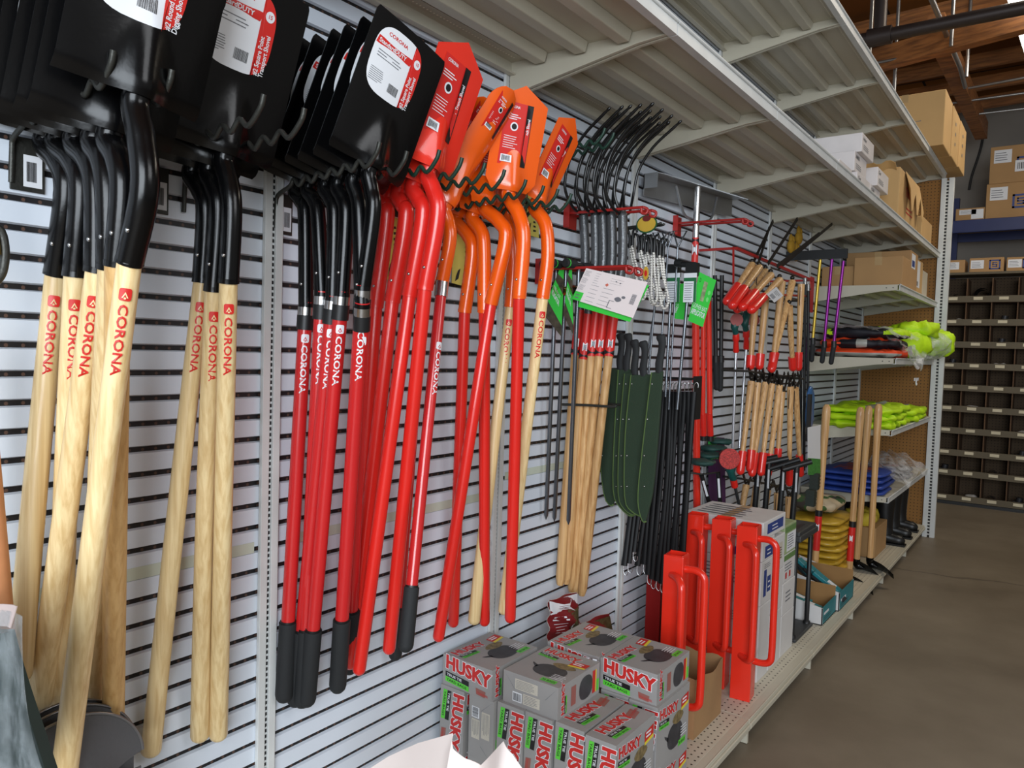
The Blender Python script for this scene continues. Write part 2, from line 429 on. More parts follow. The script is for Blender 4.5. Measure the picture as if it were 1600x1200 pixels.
sl = {0: 'nearest white metal shelf above the wooden digging shovels', 1: 'white metal shelf above the red handled shovels and the orange blades', 2: 'white metal shelf above the black garden fork tines',
      3: 'white metal shelf above the big level head rake', 4: 'white metal shelf above the long wooden loppers', 5: 'white metal shelf bay below the stacked white boxes',
      6: 'white metal shelf bay below the torn red printed carton', 7: 'farthest white metal shelf bay, ending at the tall end upright'}
for k in range(0, 8):
    shelf(k, 2.085, 'lower '+sl[k], 'lower row of overhead shelves')
for k in range(2, 8):
    shelf(k, 2.655, 'topmost '+sl[k], 'topmost row of overhead shelves', depth=0.515)
LZ = [(1.725, 'high'), (1.305, 'second'), (0.893, 'third'), (0.505, 'lowest')]
what = ['the brown cartons', 'the bagged safety jackets', 'the folded yellow vests', 'the blue bagged rainwear']
for (z, nm), wh in zip(LZ, what):
    for k in (6, 7):
        shelf(k, z, '%s side shelf bay of %s holding %s' % ('near' if k == 6 else 'far', 'white metal', wh), 'side shelves at the end of the run')
# base decks
for k in range(0, 8):
    y0, y1 = pk(k)+.001, pk(k+1)-.001; z = .085
    t = thing('base_deck', 'cream base shelf bay on the floor, number of bays from the near end: '+['one', 'two', 'three', 'four', 'five', 'six', 'seven', 'eight'][k], 'base shelf', (0.25, y0, 0))
    t['label'] = ['cream perforated base shelf under the hanging shovel handles', 'cream perforated base shelf under the grey bag boxes', 'cream perforated base shelf under the back grey boxes and the folded brown bag',
                  'cream perforated base shelf under the red post drivers', 'cream perforated base shelf under the tall stack of white cartons', 'cream perforated base shelf under the teal display trays',
                  'cream perforated base shelf under the yellow rainwear pile', 'cream perforated base shelf under the black boots'][k]
    M().box((0.012, y0, z-.004), (.50, y1, z)).build('deck', CREAM, t)
    M().box((.385, y0+.006, z), (.475, y1-.006, z+.0006)).build('perforated_strip', PERF, t)
    m = M(); m.box((.500, y0, z-.036), (.505, y1, z+.001)); m.box((.505, y0, z-.030), (.512, y1, z-.012)); m.build('front_lip', CREAM, t, bevel=.002)
    M().box((.42, y0, 0.0), (.43, y1, z-.004)).build('kick_plate', BLKPL, t)
    M().box((.44, y0+.0, .002), (.50, y0+.012, z-.03)).build('foot', CREAM, t)
# end panel and outer post
PEG = rect_holes('brown_pegboard', (150, 104, 48), (52, 34, 18), (0, 2), 0.0235, 0.0235, 0.30, 0.3, rough=.75, circle=True)
solo('pegboard_panel', M().box((0.002, pk(8)+.022, .01), (.535, pk(8)+.032, 2.62)), PEG, 'brown pegboard panel closing the far end of the shelving', 'pegboard')
EP = rect_holes('end_post_slots', (202, 202, 196), (20, 20, 20), (0, 2), 10.0, 0.0236, 1.0, 0.6)
t = thing('end_post', 'tall white slotted post standing on the floor at the outer far corner of the shelving', 'shelf upright', (.53, pk(8), 0))
m = M()
for s in (-1, 1): m.box((.53+s*.024-.0165, pk(8)-.022, 0.0), (.53+s*.024+.0165, pk(8)+.016, 2.62))
m.build('rail', WHITE, t, bevel=.002)
M().box((.5225, pk(8)-.018, .01), (.5375, pk(8)+.01, 2.60)).build('slot_strip', EP, t)
# ------------------------------------------------------------------ hanging shovels
def textf(m, txt, fn, org, du, dv, h, mi=0, bold=0.0, align='LEFT', sx=1.0):
    """letters laid on a curved surface fn(x, y) in metres; du/dv are 2-D directions"""
    vs, fs = glyphs(txt, bold, align); k = h/0.73
    m.add([fn(org[0]+du[0]*x*k*sx+dv[0]*y*k, org[1]+du[1]*x*k*sx+dv[1]*y*k) for x, y in vs], fs, mi)
def gridf(m, fn, poly, mi=0, rings=5):
    """filled outline (star shaped about its centre) laid on fn"""
    cx = sum(p[0] for p in poly)/len(poly); cy = sum(p[1] for p in poly)/len(poly); n = len(poly)
    vs = [fn(cx, cy)]
    for r in range(1, rings+1):
        for p in poly: vs.append(fn(cx+(p[0]-cx)*r/rings, cy+(p[1]-cy)*r/rings))
    fs = [(0, 1+i, 1+(i+1) % n) for i in range(n)]
    for r in range(rings-1):
        a = 1+r*n; b = a+n
        fs += [(a+i, b+i, b+(i+1) % n, a+(i+1) % n) for i in range(n)]
    m.add(vs, fs, mi, True)
def barcode(m, fn, x, y, w, h, mi, seed=1, vertical=False):
    rd = random.Random(seed); t = 0
    while t < 1:
        b = rd.choice((.02, .03, .045)); g = rd.choice((.02, .03))
        if t+b > 1: break
        if vertical: q = [(x, y+h*t), (x+w, y+h*t), (x+w, y+h*(t+b)), (x, y+h*(t+b))]
        else: q = [(x+w*t, y), (x+w*(t+b), y), (x+w*(t+b), y+h), (x+w*t, y+h)]
        m.add([fn(*p) for p in q], [(0,1,2,3)], mi); t += b+g
def greek(m, fn, x, y, w, h, n, mi, seed=1, th=.4):
    """lines of fine print too small to read"""
    rd = random.Random(seed)
    for i in range(n):
        yy = y+h*(1-(i+.7)/n); hh = h/n*th; ww = w*rd.uniform(.7, 1)
        m.add([fn(x, yy), fn(x+ww, yy), fn(x+ww, yy+hh), fn(x, yy+hh)], [(0,1,2,3)], mi)
def superell(cx, cy, a, b, n=40, e=3.2):
    out = []
    for i in range(n):
        t = 2*math.pi*i/n; c, s = math.cos(t), math.sin(t)
        out.append((cx+a*math.copysign(abs(c)**(2/e), c), cy+b*math.copysign(abs(s)**(2/e), s)))
    return out
def PL(px, py, F, L):
    """point seen at (px,py) whose distance to F is L (first crossing going out from the wall)"""
    best = None
    for i in range(0, 130):
        X = .022+i*.0025; p = PX(px, py, X); d = (p-F).length
        if best is None or abs(d-L) < best[0]: best = (abs(d-L), p)
        if d < L: break
    return best[1]
def facing(p, axis, off=0.0):
    """unit vector square to axis pointing at the aisle where a visitor stands, turned by off radians"""
    n = Vector((1.2934, 0.0, 1.29))-Vector(p); axis = Vector(axis).normalized(); n -= axis*n.dot(axis); n.normalize()
    s = axis.cross(n); return (n*math.cos(off)+s*math.sin(off)).normalized()
def brand_on_bar(root, parent, F, E, r, dist, material, off=0.0, length=.074, h=.0118):
    ax = (E-F).normalized(); p = F+ax*dist; n = facing(p, ax, off); uy = n.cross(ax)
    m = M(); hh = h
    # rounded badge with a check mark, then the word running down the handle
    def fn(x, y):
        a = y/r; return p+ax*x+(n*math.cos(a)-(-uy)*math.sin(a))*(r+.0006)
    bd = superell(-.010, 0, .0085, .0078, 20, 5)
    k = 9
    inner = [(-.0062, -.0045), (-.0062, -.0020), (-.0120, .0), (-.0062, .0020), (-.0062, .0045), (-.0150, .0008), (-.0150, -.0008)]
    gridf(m, fn, bd, 0, 2)
    def f2(x, y):
        q = fn(x, y); return q+(q-(p+ax*x)).normalized()*.0004
    m.add([f2(-.0055, -.004), f2(-.0055, -.0022), f2(-.0105, 0), f2(-.0135, 0)], [(0,1,2,3)], 1)
    m.add([f2(-.0055, .004), f2(-.0055, .0022), f2(-.0105, 0), f2(-.0135, 0)], [(3,2,1,0)], 1)
    gridf(m, f2, superell(-.0050, 0, .0015, .0015, 8, 2), 1, 1)
    textf(m, 'CORONA', fn, (.003, -hh/2), (1, 0), (0, 1), hh, 0, .022, 'LEFT', length/(.0118*4.62))
    m.build('printed_logo', material, parent, root=root)
def shovel(name, label, group, Yc, neck, Fpx, Epx, L, style):
    st = dict(r=.0155, rn=.0165, hw=.095, len=.262, U=(.05, .06, .255), blade=BLACK, neckm=BLACK, handle=ASH, kind='square', grip=0, band=False, ferr_r=.0168, brand=None, bdist=.05, boff=.0, turn=0.0)
    st.update(style)
    nk = [PY(px, py, Yc) for px, py in neck]; F = PY(Fpx[0], Fpx[1], Yc)
    E = PX(Epx[0], Epx[1], Epx[2]) if len(Epx) == 3 else PL(Epx[0], Epx[1], F, L)
    root = thing(name, label, 'shovel', tuple(E), group=group)
    ax = (E-F).normalized(); r = st['r']
    # handle
    gl = st['grip']; Eg = E-ax*gl
    m = M()
    if st['handle'] in (ASH, HICK):
        n = 10; pts = []; rs = []
        bend = random.uniform(-.004, .004)
        sd = Vector((0, 1, 0))
        for i in range(n+1):
            t = i/n; pts.append(F-ax*.01+(E-F+ax*.01)*t+sd*bend*math.sin(math.pi*t)); rs.append(r*(.93+.16*t if t < .8 else 1.06+.05*(t-.8)/.2))
        rl = rs[-1]; pts = pts[:-1]; rs = rs[:-1]
        for a in (0, 25, 50, 70, 84):
            t = math.radians(a); pts.append(E-ax*rl*.8*(1-math.sin(t))); rs.append(rl*math.cos(t))
        m.tube(pts, rs, 16)
    else: m.rod(F-ax*.01, (Eg if gl else E), r, 16, dome=not gl)
    hd = m.build('handle', st['handle'], root)
    if st['brand']: brand_on_bar(root, hd, F, E, r*1.0, st['bdist'], st['brand'], st['boff'])
    if gl:
        g = M(); g.rod(Eg-ax*.002, E, r*1.28, 16, dome=True); g.build('grip', BLKRUB, root)
        M().tube([Eg-ax*.006, Eg], r*1.12, 16).build('grip_ring', BLKPL, root)
    # socket: from inside the blade, round the bend, to the end of the ferrule
    U = Vector(st['U']); U = U.normalized(); Ln = st['len']; S = nk[0]
    N = U.cross(Vector((0, 1, 0))); N = (-N if N.x < 0 else N).normalized()
    W = N.cross(U).normalized(); W = W if W.y > 0 else -W
    if st['turn']: W = Matrix.Rotation(-st['turn'], 3, U) @ W; N = U.cross(W).normalized(); N = N if N.x > 0 else -N
    path = smooth_path([S+U*.050+N*.001, S+U*.020+N*.006, S-U*.012+N*.004]+nk[1:]+[F], 7)
    rn = st['rn']; rr = [rn*(.55+.45*min(1, i/12)) for i in range(len(path))]
    sk = M(); sk.tube(path, rr, 16); k = len(path)
    sk.tube([F-ax*.008, F-ax*.002, F], [rn, st['ferr_r'], st['ferr_r']*1.01], 16)
    so = sk.build('socket', st['neckm'], root)
    # rivet
    q = F-(F-nk[-1]).normalized()*.045; n = facing(q, ax, .6)
    M().sphere(q+n*rn*.97, .0035, nu=8, nv=5).build('rivet', STEEL, so)
    if st['band'] == 'silver':
        M().tube([F, F+ax*.016], st['ferr_r']*1.03, 16).build('metal_band', STEEL, root)
        M().tube([F+ax*.016, F+ax*.045], st['ferr_r']*1.06, 16).build('black_collar', BLKPL, root)
    if st['band'] == 'ferrule': M().tube([F, F+ax*.036], st['ferr_r']*1.0, 16).build('metal_ferrule', STEEL, root)
    # blade
    hw = st['hw']; kd = st['kind']
    def prof(v):
        """half width along the blade"""
        if kd == 'square': return hw*(1-.04*max(0, (v-.97)/.03)) if v > .03 else hw*(.95+.05*v/.03)
        if kd == 'round':
            return hw if v < .55 else hw*math.sqrt(max(.0, 1-((v-.55)/.45)**2))+.002
        if kd == 'trench':
            if v < .10: return hw*(.72+.28*v/.10)
            return hw if v < .85 else max(.001, hw*(1-(v-.85)/.15))
        if kd == 'scoop':
            return hw*(.75+.25*min(1, v/.3)) if v < .82 else hw*math.sqrt(max(0, 1-((v-.82)/.18)**2))+.001
    curl = {'square': .010, 'round': .018, 'trench': .004, 'scoop': .024}[kd]
    def bl(u, v):
        w_ = prof(v); x = u*w_
        frog = max(0, 1-v/.42)
        bump = (.021+.004*frog)*frog*math.exp(-(x/(.015+.016*frog))**2)
        shoulder = -.006*math.exp(-(v/.03)**2)
        return S+U*(v*Ln)+W*x+N*(bump-curl*(x/hw)**2*(.4+.6*(1-v))+shoulder+.003)
    b = M(); nv = 40
    b.sheet(lambda i, j: bl(i*2-1, j), 24, nv, .0024)
    bo = b.build('blade', st['blade'], root)
    def fl(lift):
        def f(x, y):
            v = y/Ln; w_ = max(prof(v), .004); u = max(-1, min(1, x/w_))
            return bl(u, v)+N*(.0013+lift)
        return f
    f0, f1, f2, f3 = fl(.0006), fl(.0011), fl(.0016), fl(.0021)
    if kd in ('square', 'round'):
        m = M(); cx, cy, a, bb = -.02*hw/.095, Ln*(.70 if kd == 'square' else .53), hw*.62, Ln*.235
        gridf(m, f0, superell(cx, cy, a, bb), 0)
        t0 = cx+a*.52
        gridf(m, f1, [(max(x, t0), y) for x, y in superell(cx, cy, a, bb, 60)], 1)
        gridf(m, f1, [(cx-a*.97, cy+bb*.32), (t0-.002, cy+bb*.32), (t0-.002+.006, cy+bb*.55), (cx-a*.92, cy+bb*.55)], 1, 3)
        textf(m, 'CORONA', f1, (cx-a*.62, cy+bb*.70), (1, 0), (0, 1), .0068, 1, .02, sx=1.2)
        textf(m, 'StandardDUTY', f2, (cx-a*.88, cy+bb*.37), (1, 0), (0, 1), .0078, 0, .02, sx=1.02)
        gridf(m, f2, superell(cx+a*.76, cy+bb*.52, .0085, .0085, 20, 2), 0, 2)
        textf(m, '15', f3, (cx+a*.76, cy+bb*.48), (1, 0), (0, 1), .0062, 1, .02, 'CENTER')
        nm = '#2 Square Point' if kd == 'square' else '#2 Round Point'; n2 = 'Transport Shovel' if kd == 'square' else 'Digging Shovel'
        textf(m, nm, f2, (cx+a*.72, cy-bb*.92), (0, 1), (-1, 0), .0085, 0, .02, sx=.80)
        textf(m, n2, f2, (cx+a*.90, cy-bb*.92), (0, 1), (-1, 0), .0085, 0, .02, sx=.80)
        greek(m, f1, cx-a*.8, cy-bb*.02, a*1.15, bb*.25, 3, 2, 3, .3)
        greek(m, f1, cx-a*.86, cy-bb*.72, a*.55, bb*.40, 7, 2, 5, .3)
        barcode(m, f1, cx-a*.05, cy-bb*.75, a*.42, bb*.26, 3, 4)
        m.build('label_sticker', [PAPER, LRED, GTXT, LBLK], bo)
    if kd == 'trench' or kd == 'scoop':
        m = M(); a = hw*.62; y0, y1 = Ln*(.24 if kd == 'trench' else .62), Ln*(.83 if kd == 'trench' else .93)
        x0 = -hw*.66; x1 = hw*.42
        if kd == 'scoop': x0, x1 = -hw*.6, hw*.6
        gridf(m, f0, [(x0, y0), (x1, y0), (x1, y1), (x0, y1)], 1, 6)
        gridf(m, f1, [(x1-hw*.24, y0), (x1, y0), (x1, y1), (x1-hw*.24, y1)], 3, 6)
        if kd == 'trench':
            textf(m, '5" Trench Shovel' if st['blade'] is REDEN else '4" Trench Shovel', f2, (x1-hw*.06, y0+(y1-y0)*.38), (0, 1), (-1, 0), hw*.12, 0, .02, sx=.75)
        wv = x1-hw*.30-x0
        textf(m, 'CORONA', f1, (x0+wv*.15, y1-.013), (1, 0), (0, 1), hw*.09, 0, .02, sx=.8)
        greek(m, f1, x0+wv*.12, y0+(y1-y0)*.72, wv*.7, (y1-y0)*.10, 3, 0, 8, .4)
        gridf(m, f1, superell(x0+wv*.55, y0+(y1-y0)*.62, hw*.15, hw*.15, 16, 2), 0, 2)
        gridf(m, f2, superell(x0+wv*.55, y0+(y1-y0)*.62, hw*.10, hw*.10, 16, 2), 3, 2)
        greek(m, f1, x0+wv*.12, y0+(y1-y0)*.26, wv*.75, (y1-y0)*.22, 6, 0, 9, .25)
        gridf(m, f1, [(x0+wv*.1, y0+.006), (x0+wv*.62, y0+.006), (x0+wv*.62, y0+(y1-y0)*.16), (x0+wv*.1, y0+(y1-y0)*.16)], 0, 2)
        barcode(m, f2, x0+wv*.16, y0+.008, wv*.38, (y1-y0)*.09, 3, 6)
        m.build('label_sticker', [PAPER, LRED, GTXT, LBLK], bo)
    return root
def wavy_hook(label, Yc, half, z, xt, wirem, group=None, n=6, plate=True, rise=.02, amp=.0075, plain=False):
    """pair of wavy wire arms on a wall plate"""
    t = thing('tool_hook', label, 'hook', (0, Yc, z), group=group)
    if plate:
        M().box((0.001, Yc-half-.002, z-.085), (.004, Yc+half*.2, z-.005)).build('back_plate', wirem, t, bevel=.001)
        p = M(); p.box((.004, Yc-half+.016, z-.078), (.0046, Yc+half*.1, z-.03), 0)
        barcode(p, lambda x, y: Vector((.0050, x, y)), Yc-half+.020, z-.070, .014, .03, 1, 3)
        p.build('paper_tag', [PAPER, LBLK], t)
    for s in (-1, 1):
        y = Yc+s*half; pts = [(0.003, y, z-.075), (.006, y, z-.03), (.012, y, z-.01), (.05, y, z+.004)]
        x = .06; i = 0; step = (xt-.075)/(2*n)
        while x < xt-.02:
            pts.append((x, y, z+rise*(x/xt)+.004+(amp if i % 2 == 0 else -amp))); x += step; i += 1
        pts.append((xt-.008, y, z+rise+.016)); pts.append((xt, y, z+rise+.034))
        if plain: pts = [(0.003, y, z), (xt*.5, y, z+.004), (xt-.01, y, z+.006), (xt, y, z+.012)]
        M().tube(smooth_path(pts, 4), .0042, 8).build('wire_arm', wirem, t)
    return t
GA = 'wooden round point digging shovels'; A_ = dict(kind='round', hw=.096, len=.30, U=(.055, .03, .29), r=.0165, rn=.0178, ferr_r=.0182, brand=[LRED, ASH])
wavy_hook('dark wavy twin hook with a paper tag holding the round point digging shovels', .50, .038, 1.594, .318, WIRE)
wavy_hook('dark wavy twin hook with a paper tag holding the square shovels with wooden handles', .70, .036, 1.594, .340, WIRE)
wavy_hook('dark wavy twin hook with a paper tag holding the red handled square shovels', .963, .034, 1.594, .300, WIRE)
aa = [((72, 215), (105, 300), (88, 430), (28, 1068, .05), 'backmost of the digging shovels, its plain ash handle farthest left at the top'),
      ((92, 215), (128, 300), (118, 432), (93, 1110), 'second digging shovel from the wall, handle mostly hidden behind a thicker one'),
      ((120, 213), (152, 300), (152, 425), (60, 1106), 'third digging shovel from the wall, thick ash handle ending above the black scoop rims'),
      ((148, 210), (170, 300), (172, 420), (145, 1150), 'fourth digging shovel from the wall, pale handle with a small red scratch near its end'),
      ((172, 205), (193, 300), (184, 415), (176, 1230, .05), 'fifth digging shovel from the wall, orange tinted handle hanging straightest'),
      ((212, 150), (226, 300), (202, 412), (90, 1290, .13), 'frontmost digging shovel, large black blade with a white and red label at the top left')]
for i, (n0, n1, F, E, lab) in enumerate(aa):
    st = dict(A_)
    if i in (3, 4): st['brand'] = None
    if i == 4: st['handle'] = wood('honey_handle', (226, 184, 122), (204, 158, 96))
    shovel('digging_shovel', lab, GA, .50, [n0, ((n0[0]*.35+n1[0]*.65), (n0[1]*.5+n1[1]*.5)-4), n1], F, E, .86 if i < 5 else 1, st)
GB = 'square shovels with wooden handles'
bb = [((300, 262), (322, 330), (316, 442), (235, 1182), 'wooden handled square shovel nearest the wall, handle slanting down to the left'),
      ((326, 258), (342, 330), (334, 455), (312, 1158), 'middle wooden handled square shovel, half hidden behind the frontmost one'),
      ((350, 240), (362, 330), (357, 442), (341, 1156), 'frontmost wooden handled square shovel, label half hidden by the big digging shovel')]
for n0, n1, F, E, lab in bb:
    shovel('square_shovel', lab, GB, .70, [n0, ((n0[0]*.4+n1[0]*.6), (n0[1]+n1[1])/2), n1], F, E, .87, dict(U=(.065, .02, .262), len=.275, r=.0155, rn=.0165, brand=[LRED, ASH], boff=-.1))
GC = 'square shovels with red fiberglass handles'
cc = [((462, 290), (477, 340), (478, 480), (443, 1098), 'red handled square shovel hanging closest to the wall, its logo partly covered'),
      ((482, 288), (497, 340), (503, 463), (472, 1106), 'second red handled square shovel from the wall, white logo fully in view'),
      ((508, 285), (523, 340), (520, 470), (461, 1104), 'third red handled square shovel from the wall, hidden black grip between two others'),
      ((528, 282), (541, 340), (534, 463), (479, 1104), 'fourth red handled square shovel from the wall, logo fully in view below its collar'),
      ((552, 275), (562, 340), (566, 480), (546, 1052), 'fifth red handled square shovel from the wall, mostly behind the frontmost one'),
      ((577, 262), (583, 335), (567, 453), (527, 1082), 'frontmost red handled square shovel, whole black blade and white label in view')]
CS = dict(r=.0142, rn=.0150, ferr_r=.0156, handle=REDH, grip=.17, band='silver', brand=[PAPER, LRED], bdist=.072, boff=-.15)
for n0, n1, F, E, lab in cc:
    shovel('square_shovel', lab, GC, .96, [n0, ((n0[0]*.4+n1[0]*.6), (n0[1]+n1[1])/2), n1], F, E, .86, CS)
GD = 'all red trenching shovels'
wavy_hook('dark green wavy twin hook holding the all red trenching shovels', 1.135, .034, 1.622, .285, GREENW)
DS = dict(kind='trench', hw=.074, len=.268, U=(.05, .052, .25), blade=REDEN, neckm=RED, handle=RED, r=.0145, rn=.0170, ferr_r=.0172)
dd = [((598, 300), (604, 345), (587, 480), (548, 1035), 'all red trenching shovel closest to the wall'),
      ((622, 295), (634, 345), (613, 472), (546, 1046), 'second all red trenching shovel from the wall'),
      ((645, 285), (661, 340), (640, 463), (560, 1055), 'third all red trenching shovel from the wall, its handle end lowest'),
      ((668, 262), (684, 335), (664, 452), (607, 1022), 'frontmost all red trenching shovel, pointed red blade with a black striped label')]
for n0, n1, F, E, lab in dd:
    shovel('trenching_shovel', lab, GD, 1.135, [n0, ((n0[0]*.4+n1[0]*.6), (n0[1]+n1[1])/2), n1], F, E, .82, DS)
wavy_hook('dark green wavy twin hook around the neck of the orange scoop shovel', 1.265, .034, 1.624, .295, GREENW)
wavy_hook('dark green wavy twin hook carrying four orange trenching shovels', 1.435, .036, 1.624, .280, GREENW)
wavy_hook('dark green wavy twin hook carrying the wooden handled orange trenching shovels', 1.555, .030, 1.626, .285, GREENW)
wavy_hook('empty dark green wavy twin hook high up beside the fork tines', 1.885, .026, 1.865, .215, GREENW, plate=False, n=4)
ES = dict(kind='trench', hw=.066, len=.238, U=(.045, .0, .245), blade=ORANGE, neckm=ORANGE, handle=RED, r=.0145, rn=.0172, ferr_r=.0172)
SCO = dict(kind='scoop', hw=.045, len=.30, U=(.085, .095, .235), blade=ORANGE, neckm=ORANGE, handle=REDH, r=.0125, rn=.0150, ferr_r=.0152, grip=.13, band='ferrule', brand=[PAPER, REDH], bdist=.16, boff=-.7)
shovel('scoop_shovel', 'orange round nosed scoop shovel with thin red handle, hidden behind the other one', 'orange scoop shovels', 1.265, [(664, 330), (666, 350), (668, 380)], (662, 450), (617, 1032, .028), .80, SCO)
shovel('scoop_shovel', 'orange round nosed scoop shovel with a bright ferrule and thin red handle with black grip', 'orange scoop shovels', 1.265, [(697, 318), (700, 345), (703, 375)], (691, 440), (633, 1020), .80, SCO)
GE = 'orange trenching shovels with red handles'
ee = [((712, 338), (738, 395), (726, 488), (708, 980), (.045, .05, .245), 'orange trenching shovel nearest the wall with a straight red handle', RED),
      ((738, 334), (756, 385), (757, 488), (757, 978), (.045, .04, .245), 'orange trenching shovel second from the wall with an upright red handle', RED),
      ((758, 318), (790, 375), (767, 475), (684, 1003), (.055, -.01, .235), 'orange trenching shovel whose red handle slants far to the left', RED),
      ((795, 298), (818, 375), (811, 466), (797, 973), (.05, -.01, .245), 'frontmost orange trenching shovel with a red handle, blade and label in full view', RED)]
for n0, n1, F, E, U, lab, hm in ee:
    shovel('trenching_shovel', lab, GE, 1.435, [n0, ((n0[0]*.3+n1[0]*.7), (n0[1]+n1[1])/2), n1], F, E, .84, dict(ES, U=U, handle=hm, turn=.45 if F == (811, 466) else 0))
shovel('trenching_shovel', 'orange trenching shovel with a wooden handle, half hidden behind red handles', 'orange trenching shovels with wooden handles', 1.555,
       [(790, 330), (800, 375), (802, 410)], (798, 480), (740, 976), .84, dict(ES, U=(.04, .03, .245), handle=ASH, r=.0148, brand=[LRED, ASH]))
shovel('trenching_shovel', 'frontmost orange trenching shovel with a wooden handle printed in red', 'orange trenching shovels with wooden handles', 1.555,
       [(836, 318), (852, 350), (856, 400)], (848, 466), (787, 960), .86, dict(ES, U=(.05, .095, .235), hw=.056, len=.25, handle=ASH, r=.0150, brand=[LRED, ASH], boff=-.3))
# ------------------------------------------------------------------ digging forks on the red hook
def red_hook(label, Yc, z, xt, half=.028, drop=.02):
    t = thing('tool_hook', label, 'hook', (0, Yc, z))
    M().box((.001, Yc-half-.012, z-.045), (.005, Yc+half+.004, z+.03)).box((.005, Yc-half-.012, z-.045), (.022, Yc-half-.009, z+.03)).build('back_plate', REDP, t)
    for s in (-1, 1):
        y = Yc+s*half
        M().tube([(.004, y, z), (xt, y, z-drop*.2)], .0045, 8).tube(smooth_path([(xt, y, z-drop*.2), (xt+.012, y+.004, z-.010), (xt+.010, y+.002, z-.022), (xt-.004, y, z-.020), (xt-.006, y, z-.006)], 3), .0045, 8).build('wire_arm', REDP, t)
    return t
red_hook('red twin arm hook carrying the black tined forks', 2.03, 1.722, .27)
BLKT = mat('black_tine_enamel', (18, 18, 19), 0.22, spec=.5)
fk = [(912, (899, 548), (875, 914), 'digging fork nearest the wall, thick handle ending apart from the rest'), (930, (912, 555), (884, 912), 'second digging fork from the wall, handle hidden behind its neighbours'),
      (942, (925, 550), (893, 924), 'middle digging fork of the five'), (956, (937, 550), (900, 926), 'second digging fork from the front'), (973, (952, 550), (909, 930), 'frontmost digging fork, its whole wooden handle in view')]
for i, (nx, F, E, lab) in enumerate(fk):
    Yc = 2.03; n0 = PY(nx, 345, Yc); F = PY(F[0], F[1], Yc); E = PL(E[0], E[1], F, .80)
    root = thing('digging_fork', lab, 'garden fork', tuple(E), group='digging forks with black tines')
    ax = (E-F).normalized()
    pts = [F+(E-F)*t for t in (0, .2, .4, .6, .8, .97, 1)]
    M().tube(pts, [.0130, .0132, .0136, .0142, .0150, .0152, .010], 14).build('handle', HICK, root)
    T = F+Vector((.012, 0, .13)); up = (T-F).normalized()
    sl = M(); sl.tube([F+ax*.012, T], .0148, 14, 0); n = facing(F, up); uy = n.cross(up)
    def fn(x, y, r=.0153, c=F+ax*.012, u=up, n=n, s=uy):
        a = x/r; return c+u*y+(n*math.cos(a)+s*math.sin(a))*r
    gridf(sl, lambda x, y: fn(x, y), [(-.024, 0), (.024, 0), (.024, .022), (-.024, .022)], 1, 4)
    gridf(sl, lambda x, y: fn(x, y, .0154), [(-.008, .026), (.007, .026), (.007, .052), (-.008, .052)], 2, 2)
    barcode(sl, lambda x, y: fn(x, y, .0158), -.005, .030, .009, .016, 1, 3)
    sl.build('handle_sleeve', [LRED, LBLK, PAPER], root)
    nk = M(); nk.tube(smooth_path([T-up*.01, (T+n0)/2+Vector((.012, 0, 0)), n0, n0+Vector((-.004, 0, .03))], 5), [.0135]*5+[.0145]*8+[.012]*3, 14)
    nk.build('socket', HAMMER, root)
    b = n0+Vector((-.004, 0, .02))
    for q, s in enumerate((-1, -.34, .34, 1)):
        w = .092; y = b.y
        p = [(b.x, y+s*.012, b.z), (b.x-.004, y+s*w*.62, b.z+.022-abs(s)*.006), (b.x-.012, y+s*w*.98, b.z+.07), (b.x+.004, y+s*w, b.z+.15), (b.x+.050, y+s*w, b.z+.215), (b.x+.115, y+s*w*1.02, b.z+.265), (b.x+.14, y+s*w*1.02, b.z+.283)]
        pp = smooth_path(p, 5); rr = [.0046]*(len(pp)-5)+[.0042, .0036, .005, .0046, .002]
        M().tube(pp, rr, 8).build('tine', BLKT, root)
# ------------------------------------------------------------------ irrigators and their tags
red_hook('red twin arm hook carrying the deep root irrigators, right below the fork hook', 1.885, 1.533, .305)
BRASS = mat('brass', (176, 148, 78), 0.3, 1.0)
TAGG = mat('tag_green', (60, 205, 70), 0.45, var=.02)
TAGP = mat('tag_photo', (74, 66, 52), 0.5, var=.5, vscale=60)
def quadsheet(m, c, th=.0006, mi=0, fn=None):
    """thin card spanned by four corner points (tl, tr, br, bl)"""
    tl, tr, br, bl = map(Vector, c)
    n = (tr-tl).cross(bl-tl).normalized()
    m.hexa([tl, tr, br, bl], [p+n*th for p in (tl, tr, br, bl)], mi)
    def f(x, y, lift=.0005):   # x, y in 0..1 from the lower left
        return (bl*(1-x)+br*x)*(1-y)+(tl*(1-x)+tr*x)*y - n*lift
    return f
ir = [((868, 455), (853, 812), 'irrigator rod nearest the wall'), ((883, 455), (866, 815), 'middle irrigator rod'), ((903, 455), (888, 820), 'front irrigator rod carrying the big white card')]
